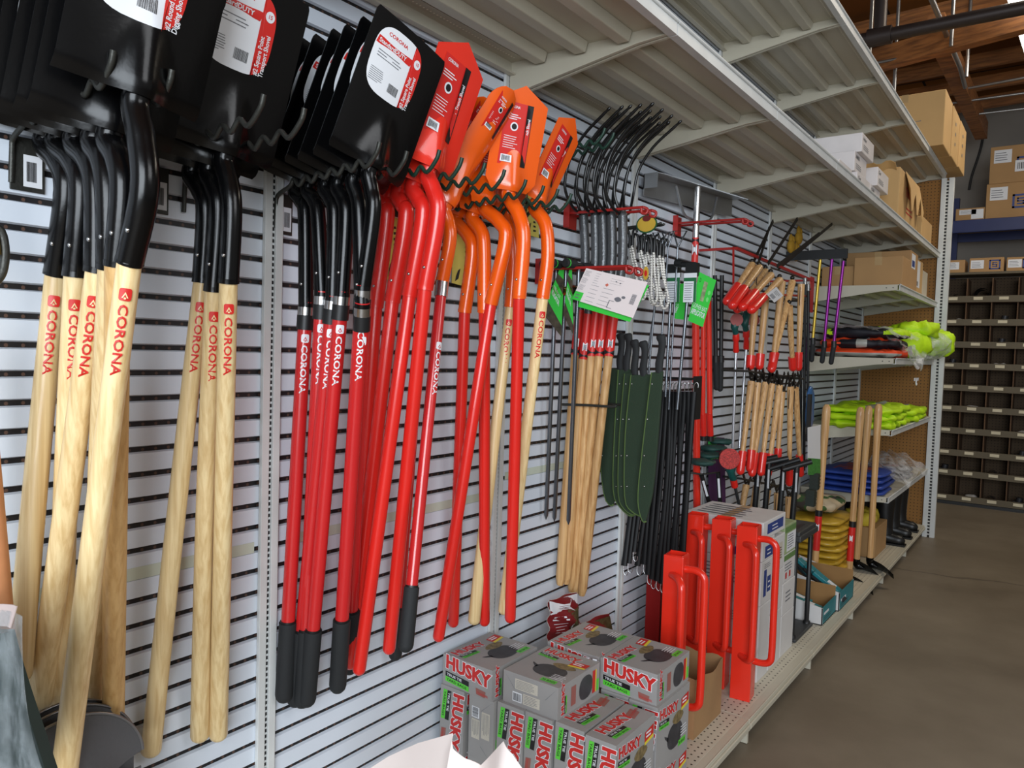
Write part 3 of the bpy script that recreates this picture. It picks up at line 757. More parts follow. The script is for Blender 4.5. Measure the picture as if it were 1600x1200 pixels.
for i, (a, b, lab) in enumerate(ir):
    Yc = 1.885; A = PY(a[0], a[1], Yc); B = PL(b[0], b[1], A, .72)
    root = thing('root_irrigator', 'grey steel root '+lab+' beside the fork handles', 'garden tool', tuple(B), group='root irrigators')
    T = A+Vector((0, 0, .075))
    r = M(); r.tube([T, A, B+(A-B)*.02, B], [.0065, .0065, .0065, .001], 10); r.build('rod', GREYM, root)
    g = M(); g.tube([T+Vector((0, -.075, 0)), T+Vector((0, -.07, 0)), T+Vector((0, -.02, 0))], [.010, .0135, .012], 12); g2 = M(); g2.tube([T+Vector((0, .02, 0)), T+Vector((0, .07, 0)), T+Vector((0, .075, 0))], [.012, .0135, .010], 12)
    g.build('grip', BLKRUB, root); g2.build('grip', BLKRUB, root)
    M().tube([T+Vector((0, -.07, 0)), T+Vector((0, .07, 0))], .008, 10).tube([T+Vector((0, -.066, 0)), T+Vector((0, -.062, 0))], .0138, 12, 1).build('cross_bar', [BLKPL, TAGG], root)
    q = A+Vector((0, -.012, 0))
    M().tube([q+Vector((0, .006, 0)), q+Vector((0, -.014, 0))], .0145, 14, caps=False).tube([q+Vector((0, .004, 0)), q+Vector((0, -.0138, 0))], .0105, 14, 0, caps=False).tube([q+Vector((0, .0, 0)), q+Vector((0, .001, 0))], .0105, 14, 1).build('hose_inlet', [BRASS, LBLK], root)
def irr_tag(c, lab):
    m = M(); f = quadsheet(m, [PY(x, y, 1.862) for x, y in c[:4]], mi=1)
    n = 8
    g = lambda x, y: f(x, y)
    gridf(m, g, [(0, .30), (1, .16), (1, .62), (0, .76)], 2, 2)
    gridf(m, g, [(0.05, .90), (.95, .84), (.95, 1), (.05, 1)], 2, 2)
    textf(m, 'DEEP ROOT', lambda x, y: f(x, y, .001), (.10, .60), (1, -.14), (0, 1), .065, 0, .01, sx=1.4)
    textf(m, 'IRRIGATOR', lambda x, y: f(x, y, .001), (.10, .48), (1, -.14), (0, 1), .085, 0, .03, sx=1.05)
    solo('hang_tag', m, [PAPER, TAGP, TAGG], lab, 'tag', group=None)
irr_tag([(874, 420), (882, 420), (877, 526), (848, 490)], 'wide bright green and photo hang tag on the middle irrigator')
irr_tag([(889, 422), (894, 422), (896, 524), (880, 492)], 'narrow bright green hang tag seen nearly edge on')
m = M(); c = [PY(916, 419, 1.84), PY(1012, 441, 1.84), PY(989, 497, 1.84), PY(893.5, 467, 1.84)]
f = quadsheet(m, c, mi=0)
gridf(m, f, [(0, 0), (.14, 0), (.14, .27), (0, .27)], 1, 1)
greek(m, lambda x, y: f(x, y, .0012), .03, .05, .07, .17, 2, 2, 5, .35)
K = lambda x, y: f(x, y, .001)
for j in range(3): greek(m, K, .02, .34+.22*j, .10, .17, 6, 2, j, .2)
for j in range(5): greek(m, K, .20, .05+.12*j, .16, .10, 1, 2, j+9, .08); greek(m, K, .40, .05+.12*j, .18, .10, 1, 2, j+19, .08)
for j in range(5): greek(m, K, .20, .62+.07*j, .09, .05, 1, 2, j+29, .12)
gridf(m, K, [(.40, .66), (.44, .62), (.46, .68), (.43, .72)], 3, 1)
greek(m, K, .46, .72, .25, .2, 3, 2, 41, .06)
gridf(m, K, superell(.68, .36, .055, .07, 14, 1.6), 2, 1); gridf(m, K, superell(.75, .45, .03, .04, 12, 2), 2, 1)
gridf(m, K, superell(.55, .82, .012, .02, 10, 2), 2, 1); gridf(m, K, superell(.62, .80, .012, .02, 10, 2), 2, 1)
for q in ((.56, .06, .012, .22), (.56, .06, .08, .012), (.56, .27, .08, .012)): gridf(m, K, [(q[0], q[1]), (q[0]+q[2], q[1]), (q[0]+q[2], q[1]+q[3]), (q[0], q[1]+q[3])], 2, 1)
barcode(m, K, .86, .33, .07, .28, 2, 8, True)
m2 = M(); quadsheet(m2, [PY(918, 421, 1.85), PY(1014, 446, 1.85), PY(984, 503, 1.85), PY(903, 479, 1.85)])
m2.v = m2.v; base = len(m.v)
m.add(m2.v, m2.f, 1)
PINK = mat('pale_card', (232, 222, 220), .5, var=.01)
solo('instruction_card', m, [PINK, TAGG, GTXT, mat('print_orange', (206, 110, 90), .5)], 'large white diagram card with bright green edge hanging in front of the fork sleeves', 'tag')
# ------------------------------------------------------------------ sheathed machetes
SHE = mat('green_canvas', (34, 52, 34), 0.85, bump=.3, bscale=400); SHT = mat('green_webbing', (84, 108, 56), 0.85)
mc = [([(952, 575), (966, 577), (956, 700), (960, 770), (955, 790), (943, 770), (938, 690)], 2.14, (969, 575), (972, 522), 'sheathed machete nearest the wall, mostly hidden'),
      ([(966, 578), (985, 577), (978, 700), (983, 770), (988, 806), (968, 792), (958, 765), (960, 680)], 2.11, (979, 577), (984, 522), 'second sheathed machete from the wall'),
      ([(976, 584), (990, 583), (986, 700), (988, 790), (990, 804), (975, 795), (966, 770), (968, 680)], 2.08, (992, 585), (994, 532), 'third sheathed machete from the wall'),
      ([(986, 586), (1016, 585), (1010, 700), (1005, 790), (1003, 806), (986, 798), (976, 775), (977, 680)], 2.05, (1006, 585), (1008, 534), 'fourth sheathed machete with the broadest dark sheath face'),
      ([(1018, 582), (1035, 580), (1022, 745), (1012, 800), (1006, 816), (999, 800), (997, 770), (1004, 700)], 2.01, (1030, 580), (1036, 524), 'front sheathed machete, narrow green face down to the lowest tip')]
for i, (ol, Yc, h0, h1, lab) in enumerate(mc):
    P = [PY(x, y, Yc) for x, y in ol]
    root = thing('machete', lab+' beside the fork handles', 'machete', tuple(P[4]), group='machetes in green sheaths')
    sm_ = smooth_path(P[1:]+[P[0]], 3)
    sh = M().prism(sm_, (0, .011, 0)).build('sheath', SHE, root, bevel=.002)
    ed = sm_[8:]
    M().tube([p+Vector((0, .004, 0)) for p in ed], .0042, 6, flat=(1, 1)).build('sheath_binding', SHT, sh)
    for y in (600, 655, 712, 760):
        t = (y-585)/230; q = PY(ol[0][0]+(ol[-1][0]-ol[0][0])*min(1, t*2.2)+3, y, Yc); M().sphere(q+Vector((0, -.001, 0)), .0026, nu=8, nv=5).build('rivet', STEEL, sh)
    a = PY(h0[0], h0[1]+3, Yc+.006); b = PY(h1[0], h1[1], Yc+.006); L = b-a
    pts = [a, a+L*.25+Vector((-.003, 0, 0)), a+L*.55, a+L*.8, a+L*.95+Vector((-.006, 0, 0)), b+Vector((-.008, 0, .002))]
    M().tube(smooth_path(pts, 3), [.012, .012, .0125, .013, .0125, .012, .0115, .0115, .012, .0125, .013, .0145, .0150, .0145, .013, .009][:16], 10, flat=(1, .62)).build('handle', BLKRUB, root)
wavy_hook('dark plain wire arms across the green machete sheaths', 2.06, .05, 1.12, .20, WIRE, plate=False, plain=True)
# ------------------------------------------------------------------ rubber straps
RUB = mat('black_rubber_strap', (7, 7, 9), .5, spec=.35)
t = thing('strap_rack', 'black display rack bar with end plate from which the rubber straps hang', 'hook', (0, 2.52, 1.2))
M().tube([(.003, 2.52, 1.205), (.235, 2.52, 1.205)], .004, 8).tube([(.003, 2.56, 1.15), (.20, 2.56, 1.15)], .004, 8).build('wire_arm', BLKPL, t)
M().box((.236, 2.50, 1.06), (.24, 2.57, 1.215)).build('end_plate', BLKPL, t)
st = [(1014, 2.52, 975, 884), (1018, 2.52, 982, 880), (1022, 2.52, 990, 862), (1026, 2.52, 996, 884), (1030, 2.52, 1006, 882),
      (1037, 2.52, 1012, 898), (1042, 2.52, 1018, 905), (1048, 2.52, 1026, 908), (1053, 2.52, 1033, 912), (1058, 2.52, 1040, 905), (1064, 2.52, 1048, 890), (1070, 2.52, 1055, 880), (1076, 2.52, 1063, 880), (1084, 2.50, 1066, 885)]
for i, (tx, Yc, bx, by) in enumerate(st):
    A = PY(tx, 612, Yc); B = PX(bx, by, max(.02, A.x-.02)); 
    root = thing('rubber_strap', ['black rubber tarp strap at the wall end of the rack, behind the green sheaths', 'black rubber tarp strap in the middle of the strap rack, between two others', 'black rubber tarp strap at the aisle end of the strap rack, beside its end plate'][0 if i < 5 else 1 if i < 10 else 2],
                 'strap', tuple(B), group=['wall end rubber straps', 'middle rubber straps', 'aisle end rubber straps'][0 if i < 5 else 1 if i < 10 else 2])
    md = (A+B)/2+Vector((random.uniform(-.006, .010), 0, 0)); m = M()
    pts = smooth_path([A, md, B], 6); m.tube(pts, [.0115]+[.0098]*(len(pts)-2)+[.0115], 8, flat=(1, .35), ref=(1, .25, 0)); m.build('strap', RUB, root)
    for s, q in ((1, A), (-1, B)):
        w = [(0, 0, -.004*s), (0, -.003, .014*s), (.004, -.004, .028*s), (.012, -.002, .033*s), (.016, 0, .024*s), (.015, 0, .014*s)]
        M().tube(smooth_path([q+Vector(p) for p in w], 3), .0018, 6).build('metal_hook', STEEL, root)
# ------------------------------------------------------------------ white bungee cords
CORD = rect_holes('white_cord_black_fleck', (226, 222, 214), (30, 28, 28), (2, 0), 0.0085, 0.011, 0.26, 0.7)
wavy_hook('grey wire arm holding the white bungee cords', 2.26, .012, 1.705, .21, WIRE, plate=False, plain=True)
for i, (x0, y0, x1, y1) in enumerate([(986, 385, 1004, 468), (1000, 392, 1020, 476), (1010, 395, 1027, 478), (1020, 395, 1022, 474), (1029, 400, 1038, 482), (1034, 402, 1032, 470)]):
    Yc = 2.25+.012*(i % 3); A = PY(x0, y0, Yc); B = PY(x1, y1, Yc)
    root = thing('bungee_cord', ['white bungee cord looped closest to the big card', 'white bungee cord with black hooks in the middle of the bunch', 'white bungee cord with the widest loop on the right of the bunch'][min(2, i//2)], 'bungee cord', tuple(B), group=['bungee cords by the card', 'bungee cords mid bunch', 'bungee cords on the right'][min(2, i//2)])
    w = .010+.004*(i % 3)
    M().tube(smooth_path([A+Vector((-.004, 0, 0)), A*.6+B*.4+Vector((-w*.6, 0, 0)), B+Vector((-w, 0, .025)), B, B+Vector((w, 0, .028)), A*.6+B*.4+Vector((w*.7, -.004, 0)), A+Vector((.006, -.006, 0))], 6), .0042, 8).build('cord', CORD, root)
    for s in (-1, 1):
        q = A+Vector((.005*s, 0, 0))
        M().tube(smooth_path([q+Vector((0, 0, -.006)), q+Vector((0, 0, .025)), q+Vector((.004*s, -.005, .05)), q+Vector((.014*s, -.006, .056)), q+Vector((.018*s, -.004, .044))], 3), [.0058, .006, .006, .0055, .0055]+[.004]*8, 8).build('plastic_hook', BLKPL, root)
m = M(); q = PY(1010, 350, 2.24)
M_ = mat('tag_yellow', (208, 168, 60), .5, var=.1)
m.prism([q+Vector((x*.05, 0, y*.05)) for x, y in superell(0, 0, .66, .5, 20, 2)], (0, .001, 0), 0); m.prism([q+Vector((x*.05, -.001, y*.05+.018)) for x, y in superell(0, 0, .3, .2, 14, 2)], (0, .001, 0), 1)
m.prism([q+Vector((x*.05, .0012, y*.05)) for x, y in superell(0, 0, .76, .6, 20, 2)], (0, .001, 0), 2)
solo('header_card', m, [M_, mat('tag_maroon', (110, 34, 34), .5), mat('tag_dark_green', (34, 84, 48), .5)], 'rounded yellow and green header card above the white bungee cords', 'tag')
m = M(); q = PY(1009, 427, 2.22); m.prism([q+Vector((x, 0, y)) for x, y in superell(0, 0, .010, .022, 16, 2)], (0, .001, 0), 0); m.prism([q+Vector((x, -.001, y)) for x, y in superell(0, 0, .005, .010, 16, 2)], (0, .001, 0), 1)
solo('cord_tag', m, [M_, LRED], 'small oval yellow tag between the white bungee cords', 'tag')
# ------------------------------------------------------------------ wire plant supports with triangular tops
for i, (xa, xb, yt, xj, yj, xe, ye, Yc) in enumerate([(1052, 1073, 361, 1059, 386, 1045, 640, 2.50), (1034, 1053, 362, 1044, 387, 1026, 640, 2.46), (1020, 1042, 364, 1031, 388, 1012, 600, 2.42), (1028, 1047, 363, 1038, 388, 1003, 610, 2.44)]):
    a, b, j, e = PY(xa, yt, Yc), PY(xb, yt, Yc), PY(xj, yj, Yc), PY(xe, ye, Yc)
    root = thing('plant_support', ['grey wire plant support with triangular top, closest to the rake pole', 'grey wire plant support with triangular top, second from the rake pole', 'grey wire plant support with triangular top, behind the bungee hooks', 'grey wire plant support half hidden among the other three'][i], 'plant support', tuple(e), group='wire plant supports')
    M().tube([j, a, b, j], .0034, 8).build('top_loop', GREYM, root)
    M().tube([j, e], .0036, 8).tube([j+Vector((-.004, .008, 0)), e+Vector((-.006, .008, 0))], .003, 8).build('leg', GREYM, root)
# ------------------------------------------------------------------ big level head rake
GALV = mat('galvanised_sheet', (168, 170, 172), .35, .85, var=.06)
red_hook('red twin arm hook behind the level head rake', 2.83, 1.812, .285)
X = .085; c = PX(1090, 300, X)
root = thing('level_head_rake', 'wide galvanised level head rake standing head up on the wall', 'rake', (X, 2.83, 1.5), )
h0, h1 = PX(1028, 270, X), PX(1162, 311, X); D_ = (h1-h0); Zv = Vector((0, 0, 1)); O = Vector((.055, 0, 0))
m = M()
m.hexa([h0-O, h1-O, h1-O+Vector((.003, 0, 0)), h0-O+Vector((.003, 0, 0))], [p-Zv*.075 for p in (h0-O, h1-O, h1-O+Vector((.003, 0, 0)), h0-O+Vector((.003, 0, 0)))])
m.hexa([h0-O, h1-O, h1, h0], [p+Zv*.003 for p in (h0-O, h1-O, h1, h0)]); m.hexa([h0-O, h0, h0+D_*.004, h0-O+D_*.004], [p-Zv*.05 for p in (h0-O, h0, h0+D_*.004, h0-O+D_*.004)])
n = 34
for k in range(n):
    q = h0+D_*((k+.5)/n); d = D_.normalized()*.008
    m.add([q-d+Zv*.003, q+d+Zv*.003, q+Vector((.026, 0, -.004)), q-d, q+d, q+Vector((.026, 0, -.006))], [(0,1,2), (5,4,3), (0,2,5,3), (2,1,4,5)])
m.build('rake_head', GALV, root)
pa, pb = PX(1090, 296, X), PX(1084, 441, X); k_ = pa+(pb-pa)*.52
M().tube([pa+Vector((0, 0, .01)), k_], .0125, 14).build('pole', STEEL, root)
sl = M().tube([k_, pb], .0132, 14); n_ = facing(k_, pb-pa); ax = (pb-pa).normalized(); s_ = n_.cross(ax)
def fr(x, y): a = x/.0138; return k_+ax*y+(n_*math.cos(a)+s_*math.sin(a))*.0138
gridf(sl, fr, [(-.02, .0), (.02, .0), (.02, .022), (-.02, .022)], 2, 3); gridf(sl, fr, [(-.013, .026), (.008, .026), (.008, .068), (-.013, .068)], 1, 3); barcode(sl, lambda x, y: fr(x, y)+n_*.0006, -.009, .034, .012, .028, 2, 5, True)
sl.build('label_sleeve', [LRED, PAPER, LBLK], root)
for x_, y_ in ((1056, 290), (1120, 308)):
    a = PX(x_, y_, X-.01); b = PX(1080, 345, X) if x_ < 1090 else PX(1103, 345, X)
    M().tube(smooth_path([a, a*.4+b*.6+Vector((0, (-.02 if x_ < 1090 else .02), -.02)), b], 5), .006, 8, flat=(1, .4)).build('brace', GALV, root)
# ------------------------------------------------------------------ bait applicators with cards
for i, (hx, hy, wx, cc, ex, ey, Yc, lab) in enumerate([(1078, 425, 1076, [(1093, 425), (1119, 438), (1098, 511), (1075, 501)], 1058, 640, 2.45, 'front bait applicator with the large bright green card'),
                                               (1050, 428, 1050, [(1058, 445), (1080, 440), (1070, 500), (1051, 497)], 1040, 620, 2.52, 'rear bait applicator with the partly hidden green card')]):
    q = PY(hx, hy, Yc); e = PY(ex, ey, Yc)
    root = thing('bait_applicator', lab, 'garden tool', tuple(e), group='bait applicators')
    s = 1
    M().tube([q+Vector((-.045, 0, .028)), q+Vector((.02, 0, .024))], .010, 10).box(tuple(q+Vector((-.012, -.012, -.012))), tuple(q+Vector((.030, .012, .030)))).tube([q+Vector((-.055, 0, .034)), q+Vector((-.03, 0, .030))], .014, 12).build('head', BLKPL, root)
    M().tube([q, e], .0058, 10).build('rod', GREYM, root)
    f0_ = PY(wx-7, 427, Yc-.02); f1_ = PY(wx+11, 472, Yc-.02); m = M()
    m.box((f0_.x, f0_.y, f1_.z), (f1_.x, f0_.y+.001, f0_.z), 0)
    K = lambda x, y: Vector((f0_.x+(f1_.x-f0_.x)*x, f0_.y-.0006, f1_.z+(f0_.z-f1_.z)*y))
    gridf(m, K, [(0, .72), (1, .72), (1, .84), (0, .84)], 1, 1); gridf(m, K, [(.8, 0), (1, 0), (1, .72), (.8, .72)], 1, 1); greek(m, K, .08, .06, .68, .62, 8, 2, i, .25)
    m.build('fold_label', [PAPER, mat('dark_green_print', (30, 104, 60), .5), GTXT], root)
    m = M(); f = quadsheet(m, [PY(x, y, Yc+.01) for x, y in cc], mi=0)
    g = lambda x, y: f(x, y, .001)
    textf(m, 'GOPHER BAIT' if i == 0 else 'GO', g, (.06, .30), (1, 0), (0, 1), .10 if i == 0 else .14, 1, .0, sx=1.05)
    textf(m, 'APPLICATOR' if i == 0 else 'AP', g, (.06, .17), (1, 0), (0, 1), .11 if i == 0 else .14, 1, .03, sx=1.0)
    if i == 0:
        gridf(m, g, [(.40, .48), (.62, .48), (.62, .88), (.40, .88)], 2, 1); textf(m, 'D', g, (.12, .82), (1, 0), (0, 1), .09, 3, .0); gridf(m, g, superell(.82, .70, .08, .05, 14, 2), 4, 1); gridf(m, g, superell(.82, .56, .08, .05, 14, 2), 4, 1)
    m.build('card', [TAGG, PAPER, mat('tag_photo_light', (150, 160, 120), .5, var=.4, vscale=80), LBLK, mat('pale_green_print', (120, 226, 120), .5)], root)
# ------------------------------------------------------------------ long red tools and black pruners beside them
def bar_thing(name, label, cat, segs, group=None):
    """straight tool from several coaxial pieces: (part name, point, point, radius, material)"""
    root = thing(name, label, cat, tuple(segs[-1][2]), group=group)
    for nm, a, b, r, mt in segs: M().rod(a, b, r, 12, dome=(nm == 'grip')).build(nm, mt, root)
    return root
P1 = lambda x, y, X: PX(x, y, X)
bar_thing('fence_bar', 'long straight red steel bar left of the hanging sprayer wands', 'bar', [('bar', P1(1087, 500, .06), P1(1089, 812, .06), .0155, REDEN)])
bar_thing('long_lopper', 'red tubular lopper with black tipped grip, left of the pair', 'lopper', [('handle', P1(1099, 470, .07), P1(1098, 650, .07), .011, REDEN), ('grip', P1(1098, 646, .07), P1(1099, 684, .07), .0145, RED), ('end_cap', P1(1099, 681, .07), P1(1099, 688, .07), .015, BLKPL)], 'red tubular loppers')
bar_thing('long_lopper', 'red tubular lopper with black tipped grip, right of the pair', 'lopper', [('handle', P1(1107, 470, .07), P1(1109, 650, .07), .012, REDEN), ('grip', P1(1108, 646, .07), P1(1110, 684, .07), .0145, RED), ('end_cap', P1(1110, 681, .07), P1(1110, 689, .07), .015, BLKPL)], 'red tubular loppers')
bar_thing('grey_tube', 'pale grey flat tube hanging behind the red loppers', 'tube', [('tube', P1(1113, 470, .03), P1(1111, 640, .03), .010, mat('grey_tube', (120, 118, 122), .4))])
for i, (x, y0, y1, e) in enumerate([(1117, 430, 610, 1120), (1128, 430, 612, 1125)]):
    bar_thing('pole_pruner', ['left', 'right'][i]+' one of the two long black pruners left of the sprayer wands', 'pruner', [('handle', P1(x, y0, .08), P1((x+e)/2, 560, .08), .009, BLKPL), ('joint', P1((x+e)/2, 556, .08), P1((x+e)/2, 566, .08), .014, BLKPL), ('grip', P1((x+e)/2, 562, .08), P1(e, y1, .08), .0125, BLKRUB)], 'long black pruners')
# hand held sprayer wands
TEAL = mat('teal_plastic', (20, 78, 74), .4); WANDW = mat('wand_white', (196, 198, 204), .25, .6)
for i, (hx, hy, jx, jy, bx, by, rose, lab) in enumerate([(1152, 485, 1150, 545, 1145, 700, (1150, 500), 'left upright watering wand with teal grip'), (1167, 480, 1166, 540, 1155, 700, (1176, 501), 'right upright watering wand showing its red round rose'), ]):
    X = .12; root = thing('watering_wand', lab, 'watering wand', tuple(PX(bx, by, X)), group='upright watering wands')
    M().tube(smooth_path([PX(hx+6, hy-2, X), PX(hx+1, hy+8, X), PX(jx-2, jy-36, X), PX(jx, jy-22, X)], 5), [.012]*4+[.017]*8+[.013]*4, 12).build('handle', TEAL, root)
    M().tube([PX(jx, jy-24, X), PX(jx, jy-14, X), PX(jx, jy-12, X), PX(jx, jy+4, X), PX(jx, jy+6, X)], [.014, .016, .011, .014, .010], 12).build('coupling', RED, root)
    M().tube([PX(jx, jy+4, X), PX(bx, by, X)], .0065, 10).build('shaft', WANDW, root)
    q = PX(rose[0], rose[1], X); M().tube([q, q+Vector((.006, -.012, 0)), q+Vector((.012, -.024, 0))], [.010, .026, .027], 18).build('rose', mat('rose_red', (150, 52, 44), .5), root)
# ------------------------------------------------------------------ red rail with shears and loppers
root = thing('display_rail', 'long red rail with end plates on which shears and loppers hang', 'rack', (.0, 3.6, 1.6))
ra, rb = PX(1150, 388, .16), PX(1268, 438, .22)
M().bar(ra, rb, .012, .012).build('rail', REDP, root)
M().bar(PX(1146, 386, .16), PX(1146, 472, .12), .008, .008).build('leg', REDP, root)
a_, b_ = PX(1267, 432, .22), PX(1276, 490, .22)
M().box((.216, a_.y, b_.z), (.222, a_.y+.06, a_.z)).build('end_plate', REDP, root)
M().tube([PX(1194, 459, .22), PX(1264, 463, .22)], .0055, 8).build('lower_arm', REDP, root)
M().bar((.0, ra.y, ra.z), tuple(ra), .010, .010).build('wall_arm', REDP, root)
M().bar((.0, rb.y, rb.z), tuple(rb), .010, .010).build('wall_arm', REDP, root)
BLD = mat('dark_blade_steel', (52, 48, 44), .4, .7)
def lopper(label, group, hs, blades, X, rg=.0135, glen=.32):
    """hs: handle pixel lines (top, bottom); blades: pixel lines"""
    rg *= 1.32; e = PX(hs[0][1][0], hs[0][1][1], X); root = thing('lopper', label, 'lopper', tuple(e), group=group)
    for (a, b) in hs:
        A, B = PX(a[0], a[1], X), PX(b[0], b[1], X); j = A+(B-A)*(1-glen)
        h = M().tube([A, A+(j-A)*.5, j], [rg*.95, rg*.80, rg*.62], 12).build('handle', HICK, root)
        M().box(tuple(A+(j-A)*.04+Vector((-.0012, -rg, -.09))), tuple(A+(j-A)*.04+Vector((.0012, -rg*.80, 0)))).build('slot_mark', LBLK, h)
        M().rod(j-(B-A)*.01, B, rg*1.08, 12, dome=True).build('grip', RED, root)
    for (a, b) in blades:
        A, B = PX(a[0], a[1], X), PX(b[0], b[1], X)
        M().bar(A, B, .016, .004, up=(1, 0, 0)).build('blade', BLD, root)
    q = PX(hs[0][0][0], hs[0][0][1]-6, X); M().sphere(q, .011, nu=10, nv=6).build('pivot', BLD, root)
    return root
G1 = 'hedge shears slanting from the red rail'
lopper('hedge shear slanting down to the left, nearest the wall', G1, [((1175, 414), (1134, 474))], [((1176, 412), (1208, 345))], .17, rg=.014, glen=.42)
lopper('second slanting hedge shear on the red rail', G1, [((1186, 418), (1142, 480))], [((1184, 414), (1202, 356))], .20, rg=.014, glen=.44)
lopper('third slanting hedge shear with a black stripe on its handle', G1, [((1204, 430), (1158, 482))], [((1200, 412), (1246, 342))], .23, rg=.014, glen=.44)
lopper('front slanting hedge shear, largest red grip of the row', G1, [((1218, 438), (1172, 486))], [((1214, 416), (1280, 365))], .26, rg=.014, glen=.42)
lopper('slanting hedge shear behind the white diamond tag', G1, [((1196, 424), (1150, 486))], [((1216, 420), (1300, 350))], .19, rg=.013, glen=.42)
G2 = 'upright loppers below the red rail'
lopper('upright lopper left of the rail row, beside the red rose', G2, [((1180, 470), (1172, 578))], [((1172, 580), (1180, 594))], .20, glen=.20)
lopper('second upright lopper of the rail row', G2, [((1196, 465), (1186, 578))], [((1186, 580), (1194, 594))], .21, glen=.21)
lopper('lopper crossing diagonally under the red rail', G2, [((1238, 440), (1204, 582)), ((1222, 440), (1206, 580))], [((1204, 582), (1216, 600)), ((1208, 582), (1200, 600))], .23, glen=.19)
lopper('pair handled lopper at the right end of the rail row', G2, [((1233, 478), (1239, 580)), ((1252, 444), (1247, 580))], [((1240, 582), (1232, 604)), ((1246, 582), (1252, 604))], .24, glen=.21)
G3 = 'middle row of long wooden loppers'
for i, (a, b) in enumerate([((1174, 596), (1156, 742)), ((1184, 598), (1171, 738)), ((1196, 598), (1174, 745)), ((1206, 600), (1188, 744)), ((1218, 602), (1199, 746)), ((1222, 612), (1214, 730)), ((1235, 604), (1233, 760)), ((1243, 606), (1251, 745))]):
    lopper(['leftmost', 'second', 'third', 'fourth', 'fifth', 'sixth', 'seventh', 'rightmost'][i]+' long wooden lopper in the middle row, red grip down', G3, [(a, b)], [(a, (a[0]-4, a[1]-22)), ((a[0]+3, a[1]), (a[0]+8, a[1]-20))], .20+.008*i, rg=.0125, glen=.24)
G4 = 'lowest row of wooden loppers'
for i, (a, b) in enumerate([((1166, 758), (1154, 822)), ((1182, 760), (1170, 824)), ((1200, 766), (1190, 826)), ((1214, 770), (1212, 830)), ((1232, 776), (1228, 836))]):
    lopper(['leftmost', 'second', 'third', 'fourth', 'rightmost'][i]+' wooden lopper of the lowest row, behind the black tee handles', G4, [(a, b)], [(a, (a[0]-5, a[1]-18)), ((a[0]+3, a[1]), (a[0]+8, a[1]-16))], .12, rg=.013, glen=.10)
m = M(); q = [PX(1213, 448, .28), PX(1224, 462, .28), PX(1210, 473, .28), PX(1198, 460, .28)]; f = quadsheet(m, q, mi=0); greek(m, f, .2, .5, .6, .35, 3, 1, 2, .3); barcode(m, f, .2, .1, .5, .3, 1, 3)
solo('paper_tag', m, [PAPER, GTXT], 'small white diamond shaped tag hanging over the wooden lopper handles', 'tag')
# adjustable poles: yellow and purple
YEL = mat('yellow_anodised', (190, 160, 60), .3, .6); PUR = mat('purple_anodised', (126, 34, 128), .3, .6)
for i, (a, b, mt, g) in enumerate([((1283, 392), (1270, 530), YEL, (1268, 566)), ((1300, 405), (1288, 535), PUR, (1284, 568)), ((1318, 408), (1303, 535), PUR, (1298, 570)), ((1264, 505), (1260, 560), PUR, (1258, 580))]):
    Yc = 4.30
    bar_thing('telescopic_pole', ['yellow telescopic pole with black grip', 'left purple telescopic pole with black grip', 'right purple telescopic pole with black grip', 'short purple telescopic pole behind the lopper rail'][i], 'pole', [('shaft', PY(a[0], a[1], Yc), PY(b[0], b[1], Yc), .0085, mt), ('collar', PY(b[0], b[1]-2, Yc), PY(b[0], b[1]+8, Yc), .014, BLKPL), ('grip', PY(b[0], b[1]+4, Yc), PY(g[0], g[1], Yc), .0135, BLKRUB)], 'telescopic poles')
m = M(); a = PY(1225, 380, 4.35); b = PY(1345, 392, 4.35)
m.box((.0, 4.275, 1.83), (b.x-.05, 4.290, 1.88)); solo('display_bar', m, BLKPL, 'black display bar from which the purple poles hang', 'rack')
# yellow gloves and dark bundle above the rail
YG = mat('yellow_cloth', (176, 134, 36), .8, var=.2, vscale=30)
for i, (x, y) in enumerate([(1236, 385), (1248, 372), (1244, 398)]):
    m = M(); q = PX(x, y, .024); m.sphere(q, .035, nu=12, nv=8, sc=(.6, 1, 1.1)); m.sphere(q+Vector((0, .03, .035)), .014, nu=8, nv=6, sc=(.8, .8, 2)); m.sphere(q+Vector((0, -.012, .04)), .014, nu=8, nv=6, sc=(.8, .8, 2))
    solo('yellow_glove', m, YG, ['left', 'upper', 'lower'][i]+' yellow cloth glove hanging above the red rail', 'glove', group='yellow gloves')

for k, (a, b, X0, X1, lab) in enumerate([((1168, 580), (1256, 592), .20, .25, 'dark wire rail carrying the middle row of loppers'), ((1158, 748), (1240, 764), .12, .12, 'dark wire rail carrying the lowest row of loppers'), ((1168, 462), (1258, 470), .19, .23, 'dark wire rail behind the upright loppers under the red rail')]):
    t = thing('wire_rail', lab, 'rack', (0, PX(a[0], a[1], X0).y, PX(a[0], a[1], X0).z)); A = PX(a[0], a[1], X0); B = PX(b[0], b[1], X1)
    M().tube([A, B], .005, 8).build('rail', WIRE, t)
    for q in (A, B): M().tube([(.001, q.y, q.z), tuple(q)], .005, 8).build('wall_arm', WIRE, t)

t = thing('tool_hook', 'thin dark wire peg holding the short purple pole', 'hook', (0, 4.3, 1.45)); q = PY(1264, 506, 4.30); M().tube([(.001, q.y, q.z), tuple(q)], .004, 8).build('wire_arm', WIRE, t)
m = M(); X = .20; m.tube(smooth_path([PX(-14, 350, X), PX(2, 362, X), PX(8, 392, X), PX(4, 425, X), PX(-10, 445, X)], 4), .0055, 8, 0); m.tube([PX(-12, 352, X), PX(-6, 398, X)], .006, 12, 1)
m.tube([(.001, PX(-14, 350, X).y, PX(-14, 350, X).z), tuple(PX(-14, 350, X))], .004, 8, 0)
solo('metal_hanger', m, [WIRE, BRASS], 'small bent metal hanger with brass sleeve cut by the left edge', 'hook')
